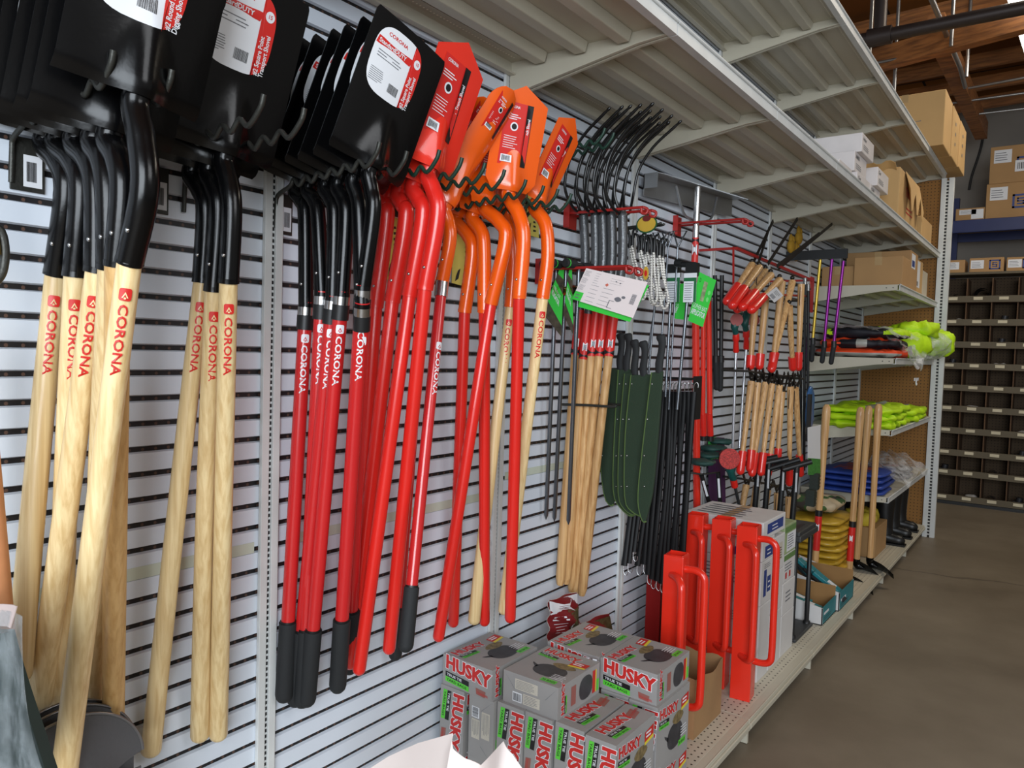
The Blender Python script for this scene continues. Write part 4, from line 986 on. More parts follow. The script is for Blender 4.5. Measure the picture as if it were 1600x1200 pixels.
# ------------------------------------------------------------------ grey bag boxes
GBOX = mat('grey_printed_carton', (152, 150, 148), .5, var=.05, vscale=10); HRED = mat('print_red', (196, 40, 36), .45, var=.02); DIM = mat('print_dark_grey', (58, 58, 62), .5, var=.25, vscale=40)
BROWNP = mat('print_brown', (120, 104, 70), .5, var=.4, vscale=90); PALE = mat('pale_print_panel', (196, 190, 176), .5, var=.05, vscale=300); STAMP = mat('stamp_red', (150, 92, 84), .5)
BW, BD, BT = .163, .196, .0795
def bag_box_mesh(turned=False):
    w, d, t = BW/2, BD/2, BT/2; m = M(); m.box((-w, -d, -t), (w, d, t))
    FR = lambda x, y: Vector((x, -d-.0005, y)); TP = (lambda x, y: Vector((x, y, t+.0005))) if turned else (lambda x, y: Vector((-y, x, t+.0005))); RT = lambda x, y: Vector((w+.0005, x, y)); LF = lambda x, y: Vector((-w-.0005, x, -y)); BK = lambda x, y: Vector((-x, d+.0005, y))
    if turned: FR, BK = BK, (lambda x, y: Vector((x, -d-.0005, y)))
    off = lambda f, k: (lambda x, y: f(x, y)*(1)+{id(FR): Vector((0, k if turned else -k, 0)), id(TP): Vector((0, 0, k)), id(RT): Vector((k, 0, 0)), id(LF): Vector((-k, 0, 0)), id(BK): Vector((0, -k if turned else k, 0))}[id(f)])
    def brand(f, x, y, h, du=(1, 0), dv=(0, 1), sx=1.0, tiny=False, stampdx=0.0):
        A = lambda q, r: (x+du[0]*q+dv[0]*r, y+du[1]*q+dv[1]*r)
        textf(m, 'HUSKY', off(f, .0), A(0, 0), (du[0], du[1]-.0 if du[1] else -.10), dv, h, 1, .085, sx=sx)
        textf(m, 'HUSKY', off(f, .0005), A(0, 0), (du[0], du[1]-.0 if du[1] else -.10), dv, h, 2, .05, sx=sx)
        L = h*3.75*sx*.62
        sh = (-.10 if not du[1] else 0)
        for k, (tx, mi, ti) in enumerate((('TRUE TIE', 3, 1), ('YARD BAGS', 4, 3))):
            q0 = [A(0, -h*(.30+.40*k)), A(L, -h*(.30+.40*k)), A(L, -h*(.68+.40*k)), A(0, -h*(.68+.40*k))]
            q0 = [(a_, b_+sh*((i in (1, 2))*L)) for i, (a_, b_) in enumerate(q0)]
            m.add([off(f, .0002)(*p) for p in q0[::-1]], [(0,1,2,3)], mi)
            o = A(L*.06, -h*(.60+.40*k)); textf(m, tx, off(f, .0006), o, (du[0], du[1] if du[1] else -.10), dv, h*.20, ti, .015, sx=1.35)
    brand(FR, -w+.010, .008, .034, sx=1.0)
    st = [(.030, -.018), (.062, -.021), (.060, -.037), (.032, -.034)]; m.add([FR(*p)+Vector((0, .0001 if turned else -.0001, 0)) for p in st[::-1]], [(0,1,2,3)], 5); textf(m, 'TOUGHER', off(FR, .0004), (.033, -.031), (1, -.1), (0, 1), .006, 2, .01, sx=.95)
    # picture side
    sw_, sd_ = w, d
    if not turned: w, d = d, w
    brand(TP, -w+.012, d-.036, .025, sx=1.0)
    gridf(m, off(TP, .0001), superell(.012, -.030, .046, .034, 26, 2.2), 6); gridf(m, off(TP, .0002), superell(.028, .012, .034, .016, 20, 1.7), 7)
    gridf(m, off(TP, .0001), [(-.028, -.022), (-.052, -.010), (-.048, -.018), (-.030, -.034)], 6)
    gridf(m, off(TP, .0003), [(w-.052, .028), (w-.006, .036), (w-.006, .060), (w-.052, .054)], 2); gridf(m, off(TP, .0004), [(w-.052, .022), (w-.006, .028), (w-.006, .036), (w-.052, .030)], 8)
    greek(m, off(TP, .0006), w-.046, .036, .034, .018, 2, 1, 7, .5)
    gridf(m, off(TP, .0003), [(w-.062, -d+.010), (w-.018, -d+.010), (w-.018, -d+.026), (w-.062, -d+.026)], 4); textf(m, '30 BAGS', off(TP, .0005), (w-.059, -d+.014), (1, 0), (0, 1), .008, 3, .02, sx=.95)
    greek(m, off(TP, .0002), w-.050, -d+.032, .044, .030, 4, 1, 3, .3)
    w, d = sw_, sd_
    # long sides
    brand(LF, -d+.026, .006, .028, sx=1.0)
    st = [(.040, .012), (.080, .018), (.080, -.008), (.040, -.014)]; m.add([LF(*p)+Vector((-.0001, 0, 0)) for p in st[::-1]], [(0,1,2,3)], 5); textf(m, 'TOUGHER', off(LF, .0004), (.044, -.004), (1, .14), (0, 1), .0075, 2, .01, sx=1)
    brand(RT, -d+.026, -t+.006, .012, (0, 1), (-1, 0), sx=1.55)
    gridf(m, off(RT, .0001), superell(.030, -.002, .032, .030, 20, 2.4), 6); gridf(m, off(RT, .0002), [(.062, -.030), (.076, -.030), (.076, .028), (.062, .028)], 2); gridf(m, off(RT, .0003), [(.076, -.030), (.081, -.030), (.081, .028), (.076, .028)], 8)
    gridf(m, off(RT, .0002), [(-.040, -.026), (-.018, -.026), (-.018, .022), (-.040, .022)], 5); gridf(m, off(RT, .0001), [(.084, -.030), (.094, -.030), (.094, .0), (.084, .0)], 4)
    # plain end with panels and bar code
    for a in ((-.045, .002, .068, .026), (-.020, -.030, .050, .026)): gridf(m, off(BK, .0001), [(a[0], a[1]), (a[0]+a[2], a[1]), (a[0]+a[2], a[1]+a[3]), (a[0], a[1]+a[3])], 9, 2); greek(m, off(BK, .0003), a[0]+.003, a[1]+.002, a[2]-.006, a[3]-.004, 6, 10, 3, .3)
    gridf(m, off(BK, .0001), [(-.052, -.030), (-.024, -.030), (-.024, -.006), (-.052, -.006)], 1, 1); barcode(m, off(BK, .0003), -.050, -.028, .024, .019, 3, 5)
    for s in (-1, 1): m.add([BK(s*w*.98, t*.95), BK(s*w*.55, 0.0), BK(s*w*.57, 0.0)], [(0,1,2)] if s > 0 else [(2,1,0)], 10)
    return m
bm_ = bag_box_mesh()
GMATS = [GBOX, PAPER, HRED, LBLK, LGRN, STAMP, DIM, BROWNP, LYEL, PALE, GTXT]
proto = bm_.build('bag_box', GMATS, local=True)
turned_box = bag_box_mesh(True).build('bag_box', GMATS, local=True); turned_used = False
BS = 'boxes of tied yard bags'
PI = math.pi
Zf = .085; UP = Zf+BW; TOPZ = Zf+2*BW
boxes = [  # x, y, z of the centre, rotation about y (1 = stood on its side), turned about z, label
 (.102, 1.552, TOPZ+BT/2, 0, 0, 'grey bag box at the far left of the top layer, against the slat wall'),
 (.281, 1.578, TOPZ+BT/2, 0, PI, 'grey bag box on the top layer turned round with its bar code end facing out'),
 (.430, 1.802, TOPZ+BT/2, 0, 0, 'grey bag box on the top layer at the right, nearest the red post drivers'),
 (.264, 1.800, TOPZ+BT/2, 0, 0, 'grey bag box at the back of the top layer, in front of the plastic bags'),
 (.058, 1.548, UP+BW/2, 1, 0, 'grey bag box standing on edge in the second layer, beside the slat wall'),
 (.149, 1.556, UP+BW/2, 1, PI, 'grey bag box standing on edge with the bar code panels, second layer'),
 (.232, 1.566, UP+BW/2, 1, 0, 'third standing grey bag box from the wall in the second layer'),
 (.314, 1.570, UP+BW/2, 1, 0, 'fourth standing grey bag box from the wall in the second layer'),
 (.399, 1.575, UP+BW/2, 1, 0, 'fifth standing grey bag box from the wall, printed top in view'),
 (.486, 1.568, UP+BW/2, 1, 0, 'outermost front standing grey bag box, printed top and picture side in view'),
 (.480, 1.793, UP+BW/2, 1, 0, 'grey bag box standing behind the outermost front one, below the right top box'),
 (.397, 1.796, UP+BW/2, 1, 0, 'grey bag box of the second layer hidden under the back top boxes'),
 (.230, 1.796, UP+BW/2, 1, 0, 'grey bag box of the second layer holding up the back top box')]
for i, (x, y, z, ry, rz, lab) in enumerate(boxes):
    if rz: o = turned_box.copy() if turned_used else turned_box
    else: o = proto if i == 0 else proto.copy()
    if (i and not rz) or (rz and turned_used): COL.objects.link(o)
    if rz: turned_used = True
    o.location = (x, y, z); o.rotation_euler = (0, PI/2 if ry else 0, 0)
    tag(o, lab, 'box', BS)
low = [(.058, 1.548, 'wall side'), (.149, 1.556, 'second'), (.232, 1.566, 'third'), (.314, 1.570, 'fourth'), (.399, 1.575, 'fifth'), (.486, 1.568, 'outermost front'), (.480, 1.793, 'outermost back')]
for x, y, nm in low:
    o = proto.copy(); COL.objects.link(o); o.location = (x, y, Zf+BW/2); o.rotation_euler = (0, PI/2, 0)
    tag(o, 'standing grey bag box of the bottom layer, '+nm+' one counted from the slat wall', 'box', BS)
for x in (.230, .397):
    o = proto.copy(); COL.objects.link(o); o.location = (x, 1.796, Zf+BW/2); o.rotation_euler = (0, PI/2, 0)
    tag(o, 'grey bag box of the bottom layer in the back row, '+('nearer the wall' if x < .3 else 'beside the outermost back box'), 'box', BS)
# ------------------------------------------------------------------ soft goods helper
def pillow(m, c, a, b, h, e=2.6, amp=.004, seed=0, mi=0, nu=36, nv=14, ra=0.0, mfn=None, f=1.0):
    """soft folded bundle centred at c with half sizes a (x), b (y), h (z)"""
    rd = random.Random(seed); ph = [rd.uniform(0, 6.28) for _ in range(8)]; c = Vector(c)
    def pw(v, k): return math.copysign(abs(v)**k, v)
    vs = []
    for j in range(nv+1):
        t = -PI/2+PI*j/nv
        for i in range(nu):
            p = 2*PI*i/nu; k = 2/e
            x = a*pw(math.cos(t), .55)*pw(math.cos(p), k); y = b*pw(math.cos(t), .55)*pw(math.sin(p), k); z = h*pw(math.sin(t), .8)
            n = amp*(math.sin(x*38*f+ph[0])*math.sin(y*31*f+ph[1])+.7*math.sin(y*83*f+x*20+ph[2])+.5*math.sin(x*97*f+z*60+ph[3])+.4*math.sin((x+y)*150*f+ph[4]))
            d = Vector((x/a, y/b, z/h)); L = max(d.length, .01); d = d/L*n
            xr = (x+d.x)*math.cos(ra)-(y+d.y)*math.sin(ra); yr = (x+d.x)*math.sin(ra)+(y+d.y)*math.cos(ra)
            vs.append(c+Vector((xr, yr, z+d.z)))
    b0 = len(m.v); m.v += [tuple(v) for v in vs]
    for j in range(nv):
        for i in range(nu):
            f_ = (j*nu+i, j*nu+(i+1) % nu, (j+1)*nu+(i+1) % nu, (j+1)*nu+i)
            cc = sum((vs[q] for q in f_), Vector())/4
            m.f.append(tuple(q+b0 for q in f_)); m.mi.append(mfn(cc-c) if mfn else mi); m.sm.append(True)
    return m
def film(name, tint=(230, 232, 236), alpha=.22):
    m, nt, b = new_mat(name); b.inputs['Base Color'].default_value = srgb(tint)+(1,); b.inputs['Roughness'].default_value = .12
    tc = nt.nodes.new('ShaderNodeTexCoord'); nz = nt.nodes.new('ShaderNodeTexNoise'); nz.inputs['Scale'].default_value = 22; nz.inputs['Detail'].default_value = 4
    nt.links.new(tc.outputs['Object'], nz.inputs['Vector'])
    mr = nt.nodes.new('ShaderNodeMapRange'); mr.inputs['From Min'].default_value = .35; mr.inputs['From Max'].default_value = .75; mr.inputs['To Min'].default_value = alpha*.3; mr.inputs['To Max'].default_value = min(1, alpha*2.2)
    nt.links.new(nz.outputs[0], mr.inputs[0]); nt.links.new(mr.outputs[0], b.inputs['Alpha'])
    bp = nt.nodes.new('ShaderNodeBump'); bp.inputs['Strength'].default_value = .6; bp.inputs['Distance'].default_value = .01; nt.links.new(nz.outputs[0], bp.inputs['Height']); nt.links.new(bp.outputs[0], b.inputs['Normal'])
    MATS[name] = m; return m
FILM = film('clear_plastic_film')
def carton(name, label, a, b, mt, group=None, cat='box', marks=None, tape=True, bev=.003):
    """closed flap carton from corner a to corner b"""
    c = ((a[0]+b[0])/2, (a[1]+b[1])/2, a[2]); t = thing(name, label, cat, c, group=group)
    m = M().box(a, b); bx = m.build('carton', mt, t, bevel=bev)
    if tape:
        tm = M(); xm = (a[0]+b[0])/2; ym = (a[1]+b[1])/2
        tm.box((xm-.02, a[1]-.0004, b[2]-.05), (xm+.02, a[1], b[2]+.0004)); tm.box((xm-.02, a[1], b[2]), (xm+.02, b[1], b[2]+.0004)); tm.build('tape', mat('clear_brown_tape', (178, 148, 104), .3), t)
        sm = M(); sm.box((a[0]+.004, a[1]-.0006, a[2]+.0), (a[0]+.006, a[1], b[2])); 
    if marks:
        mm = M()
        for fn, args, mi in marks:
            fn(mm, args, mi)
        mm.build('print', [GTXT, LBLK, PAPER, mat('print_blue', (40, 62, 128), .5), HRED, mat('print_leaf_green', (96, 130, 74), .5), PALE], t)
    return t
def fY(y): return lambda u, v: Vector((u, y-.0008, v))
def fX(x): return lambda u, v: Vector((x+.0008, u, v))
def rect(mm, a, mi):      # (fn, u0, v0, u1, v1)
    f, u0, v0, u1, v1 = a; mm.add([f(u0, v0), f(u1, v0), f(u1, v1), f(u0, v1)], [(0,1,2,3)], mi)
def txt(mm, a, mi):       # (fn, string, u, v, height, stretch)
    f, s, u, v, h, sx = a; g = lambda x, y: f(x, y)+(f(0, 0)-f(0, 0)); textf(mm, s, lambda x, y: f(x, y)+_n(f)*.0006, (u, v), (1, 0), (0, 1), h, mi, .02, sx=sx)
def _n(f):
    a, b, c = f(0, 0), f(1, 0), f(0, 1); n = (b-a).cross(c-a); return n.normalized()
def lines(mm, a, mi): f, u, v, w, h, n = a; greek(mm, lambda x, y: f(x, y)+_n(f)*.0004, u, v, w, h, n, mi, 3, .3)
def bars(mm, a, mi): f, u, v, w, h = a; barcode(mm, lambda x, y: f(x, y)+_n(f)*.0006, u, v, w, h, mi, 4)
# plastic bags behind the grey boxes
BROWNM = mat('bag_maroon', (120, 30, 34), .35, var=.1); BAGO = mat('bag_olive_photo', (84, 78, 50), .4, var=.4, vscale=70)
def plastic_pack(label, cpx, z0, thick, X, mats):
    m = M(); c = [PX(x, y, X) for x, y in cpx]; tl, tr, br, bl = c
    def g(u, v):
        p = (bl*(1-u)+br*u)*(1-v)+(tl*(1-u)+tr*u)*v; k = math.sin(PI*u)*math.sin(PI*min(1, v*1.0)); return p+Vector((thick*k, 0, 0))+Vector((.006*math.sin(v*19+u*7), 0, 0))
    m.sheet(g, 16, 16, .002, 0); m.sheet(lambda u, v: g(u, v)-Vector((thick*1.6*math.sin(PI*u)*math.sin(PI*v), 0, 0)), 16, 16, .002, 2)
    q = lambda x, y: g(x, y)+Vector((.0022, 0, 0))
    gridf(m, q, [(0, .70), (1, .60), (1, .98), (0, .98)], 1, 5); gridf(m, q, [(.55, .28), (.98, .28), (.98, .75), (.55, .75)], 3, 4)
    q2 = lambda x, y: g(x, y)+Vector((.0032, 0, 0))
    greek(m, q2, .12, .30, .34, .22, 4, 1, 2, .16); greek(m, q2, .10, .78, .60, .14, 4, 0, 3, .2); textf(m, '6', q2, (.60, .34), (1, 0), (0, 1), .12, 1, .03, sx=.8); greek(m, q2, .10, .54, .36, .12, 2, 1, 8, .5)
    solo('plastic_pack', m, mats, label, 'bag')
plastic_pack('maroon and white plastic pack standing upright against the slat wall behind the grey boxes', [(858, 938), (900, 925), (906, 1003), (856, 1013)], .42, .02, .09, [BROWNM, PAPER, PALE, BAGO])
plastic_pack('maroon plastic pack slumped flat behind the back grey box', [(905, 974), (950, 958), (990, 1130), (912, 1160)], .42, .012, .13, [BROWNM, BAGO, PALE, BAGO])
# ------------------------------------------------------------------ red post drivers
SHADERED = mat('shaded_red_steel', (150, 22, 20), .35, var=.05)  # driver red darkened in the colour itself, for the shade under the straps
def driver(label, x, y, w, z1, z0=.085, ang=.1, loops=((1, 0, .62, .14), (.75, -.66, .60, .16)), group='red square post drivers'):
    t = thing('post_driver', label, 'post driver', (x, y, z0), rotz=0, group=group)
    m = M(); h = w/2; th = .005
    R_ = Matrix.Rotation(ang, 3, 'Z'); c = Vector((x, y, 0))
    def P(a, b, z): return c+R_ @ Vector((a, b, 0))+Vector((0, 0, z))
    o = [(-h, -h), (h, -h), (h, h), (-h, h)]; i_ = [(-h+th, -h+th), (h-th, -h+th), (h-th, h-th), (-h+th, h-th)]
    vs = [P(a, b, z0) for a, b in o]+[P(a, b, z1) for a, b in o]+[P(a, b, z1) for a, b in i_]+[P(a, b, z1-.30) for a, b in i_]
    fs = [(0,1,5,4), (1,2,6,5), (2,3,7,6), (3,0,4,7), (3,2,1,0), (4,5,9,8), (5,6,10,9), (6,7,11,10), (7,4,8,11), (9,13,12,8)[::-1], (10,14,13,9)[::-1], (11,15,14,10)[::-1], (8,12,15,11)[::-1], (12,13,14,15)]
    m.add(vs, fs); m.build('square_tube', REDEN if loops else SHADERED, t, bevel=.0025)
    for dx, dy, zt, zb in loops:
        d = Vector((dx, dy, 0)).normalized(); a = c+Vector((0, 0, 0))
        s = c+(Vector((h, 0, 0)) if abs(dx) > .9 else Vector((h*.1, -h, 0))); L = .062 if abs(dx) > .9 else .066
        zt = z0+(z1-z0)*zt/.62*.93; zb = z0+(z1-z0)*zb/.62
        pts = [s-d*.005+Vector((0, 0, zt)), s+d*L*.55+Vector((0, 0, zt+.002)), s+d*L*.92+Vector((0, 0, zt-.012)), s+d*L+Vector((0, 0, zt-.05)), s+d*L+Vector((0, 0, (zt+zb)/2)), s+d*L+Vector((0, 0, zb+.05)), s+d*L*.9+Vector((0, 0, zb+.012)), s+d*L*.5+Vector((0, 0, zb)), s-d*.005+Vector((0, 0, zb))]
        M().tube(smooth_path(pts, 5), .0118, 14).build('handle', REDEN, t)
    return t
driver('rightmost red post driver, closest to the shelf edge and the white cartons', .425, 2.600, .070, .700)
driver('red post driver standing second from the right, in front of the white cartons', .318, 2.640, .070, .700)
driver('red post driver at the back beside the long red bar', .215, 2.640, .068, .700)
driver('shorter looking front red post driver beside the brown paper bag', .361, 2.135, .062, .680)
driver('red square post painted in shade tone behind the strap ends, nearer the wall', .070, 2.62, .058, .50, loops=(), group='red posts under the strap ends')
driver('red square post painted in shade tone behind the strap ends, nearer the red drivers', .150, 2.60, .062, .49, loops=(), group='red posts under the strap ends')
# brown paper bag with open top
m = M(); x0, x1, y0, y1, z0, z1 = .255, .412, 2.200, 2.430, .085, .275
for (a, b, c, d) in (((x0, y0), (x1, y0), .0, .010), ((x1, y0), (x1, y1), .012, .0), ((x1, y1), (x0, y1), .0, -.008), ((x0, y1), (x0, y0), -.01, .0)):
    m.sheet(lambda u, v, a=a, b=b, c=c, d=d: Vector((a[0]+(b[0]-a[0])*u+c*math.sin(PI*u)*v, a[1]+(b[1]-a[1])*u-d*math.sin(PI*u)*v, z0+(z1-z0)*v+.006*math.sin(u*9)*v)), 8, 5, .0012)
m.box((x0, y0, z0), (x1, y1, z0+.002)); solo('paper_bag', m, mat('kraft_paper', (160, 124, 84), .8, bump=.5, bscale=30), 'open brown kraft bag standing at the shelf edge behind the grey boxes', 'bag')
# ------------------------------------------------------------------ white cartons
WC = mat('white_carton', (206, 204, 202), .6, var=.04)
F1 = fY(2.74); S1 = fX(.430)
carton('white_carton', 'blank white carton at the bottom front of the tall stack', (.17, 2.74, .085), (.430, 2.862, .37), WC, 'white cartons behind the drivers', marks=[(lines, (F1, .30, .30, .09, .04, 4), 0)])
carton('white_carton', 'white carton with blue label blocks in the middle of the tall stack', (.17, 2.741, .371), (.430, 2.872, .535), WC, 'white cartons behind the drivers',
       marks=[(rect, (S1, 2.77, .40, 2.80, .50), 3), (rect, (S1, 2.81, .41, 2.85, .47), 3), (lines, (fX(.431), 2.815, .42, .028, .04, 2), 2), (lines, (S1, 2.77, .505, .08, .02, 3), 0), (lines, (F1, .22, .44, .14, .07, 5), 0), (rect, (F1, .36, .39, .42, .47), 3)])
carton('white_carton', 'white carton with blue brand stripe near the top of the tall stack', (.17, 2.742, .536), (.430, 2.88, .618), WC, 'white cartons behind the drivers',
       marks=[(rect, (S1, 2.77, .545, 2.86, .59), 3), (lines, (fX(.431), 2.79, .552, .05, .03, 2), 2), (rect, (F1, .28, .55, .42, .58), 3)])
carton('white_carton', 'large white carton on top of the stack, top printed in grey and blue', (.13, 2.735, .619), (.432, 3.0, .685), WC, 'white cartons behind the drivers',
       marks=[(rect, (fX(.432), 2.78, .635, 2.97, .672), 3), (lines, (fX(.433), 2.83, .640, .08, .026, 2), 2), (lines, (lambda u, v: Vector((u, v, .6862)), .16, 2.76, .20, .2, 5), 0)])
carton('white_carton', 'white carton in the second row of the stack, at the bottom behind the blank one', (.17, 2.875, .085), (.428, 3.02, .30), WC, 'white cartons of the second row')
carton('white_carton', 'white carton with small printed panel in the second row of the stack', (.17, 2.885, .301), (.428, 3.02, .46), WC, 'white cartons of the second row', marks=[(lines, (fX(.428), 2.91, .36, .06, .06, 4), 0)])
carton('white_carton', 'white carton upper one of the second row, beside the green edged boxes', (.17, 2.890, .461), (.428, 3.02, .60), WC, 'white cartons of the second row', marks=[(rect, (fX(.428), 2.93, .50, 2.99, .57), 6), (lines, (fX(.4285), 2.935, .505, .05, .05, 5), 1)])
carton('white_carton', 'plain white carton at the base of the third row', (.20, 3.03, .085), (.426, 3.20, .255), WC, 'white cartons of the third row')
carton('white_carton', 'white carton with two printed lines in the middle of the third row', (.20, 3.03, .256), (.426, 3.195, .385), WC, 'white cartons of the third row', marks=[(lines, (fX(.426), 3.07, .30, .08, .05, 3), 0)])
GRC = mat('pale_green_carton', (150, 166, 122), .55, var=.15, vscale=12)
carton('seed_box', 'white box with green band and red blots on the third row', (.24, 3.03, .386), (.424, 3.19, .50), WC, 'green printed boxes', tape=False, marks=[(rect, (fX(.424), 3.035, .475, 3.185, .498), 5), (rect, (fX(.424), 3.06, .40, 3.08, .425), 4), (rect, (fX(.424), 3.11, .40, 3.13, .425), 4), (lines, (fX(.424), 3.05, .43, .11, .035, 3), 0)])
carton('seed_box', 'pale green photo box with a white label, topmost beside the black stand', (.24, 3.03, .501), (.424, 3.185, .62), GRC, 'green printed boxes', tape=False, marks=[(rect, (fX(.424), 3.06, .51, 3.18, .585), 2), (lines, (fX(.4245), 3.07, .52, .09, .06, 6), 0), (rect, (fX(.424), 3.035, .59, 3.18, .612), 5)])
# ------------------------------------------------------------------ black stand and its tee handled tools
GRID = mat('black_grey_plastic_top', (48, 50, 52), .5)
t = thing('tool_stand', 'low black plastic stand with four round legs beside the teal trays', 'stand', (.35, 3.35, .085))
tz = .535; a, b, c, d = .205, .425, 3.24, 3.50
M().box((a, c, tz), (b, d, tz+.022)).box((a-.008, c-.008, tz-.02), (b+.008, d+.008, tz+.006)).build('top', GRID, t, bevel=.006)
for i in range(4): M().box((.24+.045*i, 3.30, tz+.0222), (.262+.045*i, 3.42, tz+.0226)).build('slot_opening', LBLK, t)
for sx in (a+.018, b-.018):
    for sy in (c+.018, d-.018): M().tube([(sx, sy, .087), (sx, sy, .11), (sx, sy, .112), (sx, sy, tz-.02)], [.016, .016, .0105, .0105], 12).build('leg', BLKPL, t)
M().box((a-.005, c-.005, .0855), (b+.005, d+.005, .100)).build('base_tray', GRID, t, bevel=.004)
for i, (lx, ly, rx, ry, sx_, sy_, by) in enumerate([(1157, 726, 1215, 714, 1187, 722, 806), (1172, 729, 1232, 716, 1203, 724, 812), (1200, 733, 1250, 718, 1222, 728, 818), (1223, 734, 1268, 721, 1243, 730, 822)]):
    Yc = 3.37; A = PY(lx, ly, Yc-.03*(i % 2)); B = PY(rx, ry, Yc+.03); c_ = (A+B)/2; e = Vector((c_.x-.01, c_.y, tz+.023))
    root = thing('tee_handle_tool', ['leftmost', 'second', 'third', 'rightmost'][i]+' black tee handled tube tool standing in the black stand', 'garden tool', tuple(e), group='tee handled tools in the stand')
    M().tube([A, B], .0125, 14, 0).tube([A+(A-B).normalized()*.0005, A+(A-B).normalized()*.001], .0085, 12, 1).build('cross_handle', [BLKPL, LBLK], root)
    M().tube([c_, e], .0125, 14).build('stem', BLKPL, root)
    n = facing(c_, (0, 0, 1)); s_ = n.cross(Vector((0, 0, 1)))*-1
    q = c_+Vector((0, 0, -.03)); m = M(); m.add([q+n*.0131+s_*.004, q+n*.0131-s_*.004, q+n*.0131-s_*.004-Vector((0, 0, .085)), q+n*.0131+s_*.004-Vector((0, 0, .085))], [(0,1,2,3)]); m.add([q+n*.0131+s_*.004, q+n*.0131-s_*.004, q+n*.0131-s_*.004-Vector((0, 0, .085)), q+n*.0131+s_*.004-Vector((0, 0, .085))], [(3,2,1,0)]); m.build('paper_strip', PAPER, root)
# ------------------------------------------------------------------ teal trays of knives
TE = mat('teal_print', (24, 120, 130), .45, var=.1); TEI = mat('tray_inner_card', (150, 112, 66), .8)
def tray(label, x0, x1, y0, y1, z1, hb):
    t = thing('display_tray', label, 'tray', ((x0+x1)/2, (y0+y1)/2, .086), group='teal display trays')
    m = M(); th = .004; z0 = .086
    m.box((x0, y0, z0), (x1, y1, z0+th), 1); m.box((x1-th, y0, z0), (x1, y1, z1), 0); m.box((x0, y0, z0), (x0+th, y1, hb), 1)
    for y in (y0, y1-th): m.hexa([(x0, y, z0), (x1, y, z0), (x1, y+th, z0), (x0, y+th, z0)], [(x0, y, hb), (x1, y, z1), (x1, y+th, z1), (x0, y+th, hb)], 2)
    m.box((x0+th, y1-th-.001, z0), (x1-th, y1-th, min(hb, z1+.05)), 1)
    f = fX(x1); ln = y1-y0
    m.build('tray', [TE, TEI, WC], t)
    p = M(); greek(p, f, y0+ln*.10, z0+.035, ln*.35, .02, 1, 0, 2, .6); greek(p, f, y0+ln*.1, z0+.012, ln*.7, .02, 2, 1, 4, .3); rect(p, (f, y0, z0, y0+.004, z1), 0); p.build('print', [PAPER, mat('teal_dark_print', (10, 66, 78), .5)], t)
    return t
tray('front teal display tray at the shelf edge, lower side showing white', .20, .462, 3.53, 3.78, .165, .21)
tray('back teal display tray holding the teal knife packs', .20, .475, 3.785, 4.08, .175, .25)
for i, (x, y, z, a) in enumerate([(.40, 3.86, .175, .55), (.35, 3.90, .19, .6), (.30, 3.93, .20, .62), (.25, 3.95, .21, .7), (.36, 3.62, .125, .2), (.30, 3.68, .13, .25)]):
    t = thing('knife_pack', ['teal pack leaning nearest the tray front with dark pad behind', 'second leaning teal pack in the back tray', 'third leaning teal pack in the back tray', 'teal pack leaning deepest in the back tray', 'teal pack lying in the front tray, outer one', 'teal pack lying in the front tray, inner one'][i], 'package', (x, y, z-.05), group='teal packs in the trays')
    c, s = math.cos(a), math.sin(a); u = Vector((c, 0, -s)); w = Vector((s, 0, c)); q = Vector((x, y, z+.02))
    M().obox(q, u*.075, Vector((0, .028, 0)), w*.009).build('carton', TE, t, bevel=.003); M().obox(q+w*.0092+u*.02, u*.022, Vector((0, .018, 0)), w*.0004).build('logo', PAPER, t)
    if i < 4: M().obox(q-w*.016+u*.02, u*.09, Vector((0, .024, 0)), w*.006).build('dark_pad', BLKRUB, t)
# ------------------------------------------------------------------ standing shovels beyond
for i, (tp, bp, X, red, lab) in enumerate([((1292, 632), (1272, 902), .20, True, 'standing spade with red label sleeve, farthest left'), ((1345, 636), (1326, 902), .44, True, 'standing spade with red label sleeve in the trio'),
                                         ((1358, 634), (1338, 880), .40, False, 'standing plain spade, middle of the trio'), ((1373, 631), (1359, 878), .46, False, 'standing plain spade farthest right')]):
    Yb = [4.15, 4.42, 4.62, 4.68][i]; B = PY(bp[0], bp[1], Yb); T = PL2 = PY(tp[0], tp[1], Yb-.02)
    root = thing('standing_spade', lab+', by the yellow pile', 'shovel', (B.x, B.y, B.z-.03), group='standing spades')
    d = (T-B); pts = [B+d*t for t in (0, .25, .5, .75, .95, .985, 1)]; M().tube(pts, [.0175, .0170, .0168, .0185, .0215, .019, .010], 14).build('handle', HICK, root)
    if red:
        n = facing(B, d); ax = d.normalized(); s_ = n.cross(ax); a_ = B+d*(.10 if i else .16)
        m = M(); m.tube([a_, a_+d*.20], .0182, 14, 0); m.tube([a_+d*.20, a_+d*.235], .0184, 14, 1)
        def fr(x, y): an = x/.0186; return a_+ax*y+(n*math.cos(an)+s_*math.sin(an))*.0186
        gridf(m, fr, [(-.006, .11), (.010, .11), (.010, .145), (-.006, .145)], 2, 2); m.build('label_sleeve', [LRED, LBLK, PAPER], root)
    if i:
        h = M(); h.tube(smooth_path([B+d*.03, B+d*.004, B+Vector((.018, -.014, -.010)), B+Vector((.045, -.02, -.018))], 4), [.020]*5+[.022]*4+[.016, .012, .008, .004], 12)
        h.sheet(lambda u, v, B=B: B+Vector((.005+.125*v+.02*(2*u-1)*(1-v), -.040*(1-.75*v*v)*(2*u-1)-.02*v-.012*math.sin(PI*u)*(1-v), -.010+.034*(1-.6*v)*(2*u-1)-.045*v+.012*math.sin(PI*v))), 12, 12, .003)
        h.build('blade', BLACK, root)
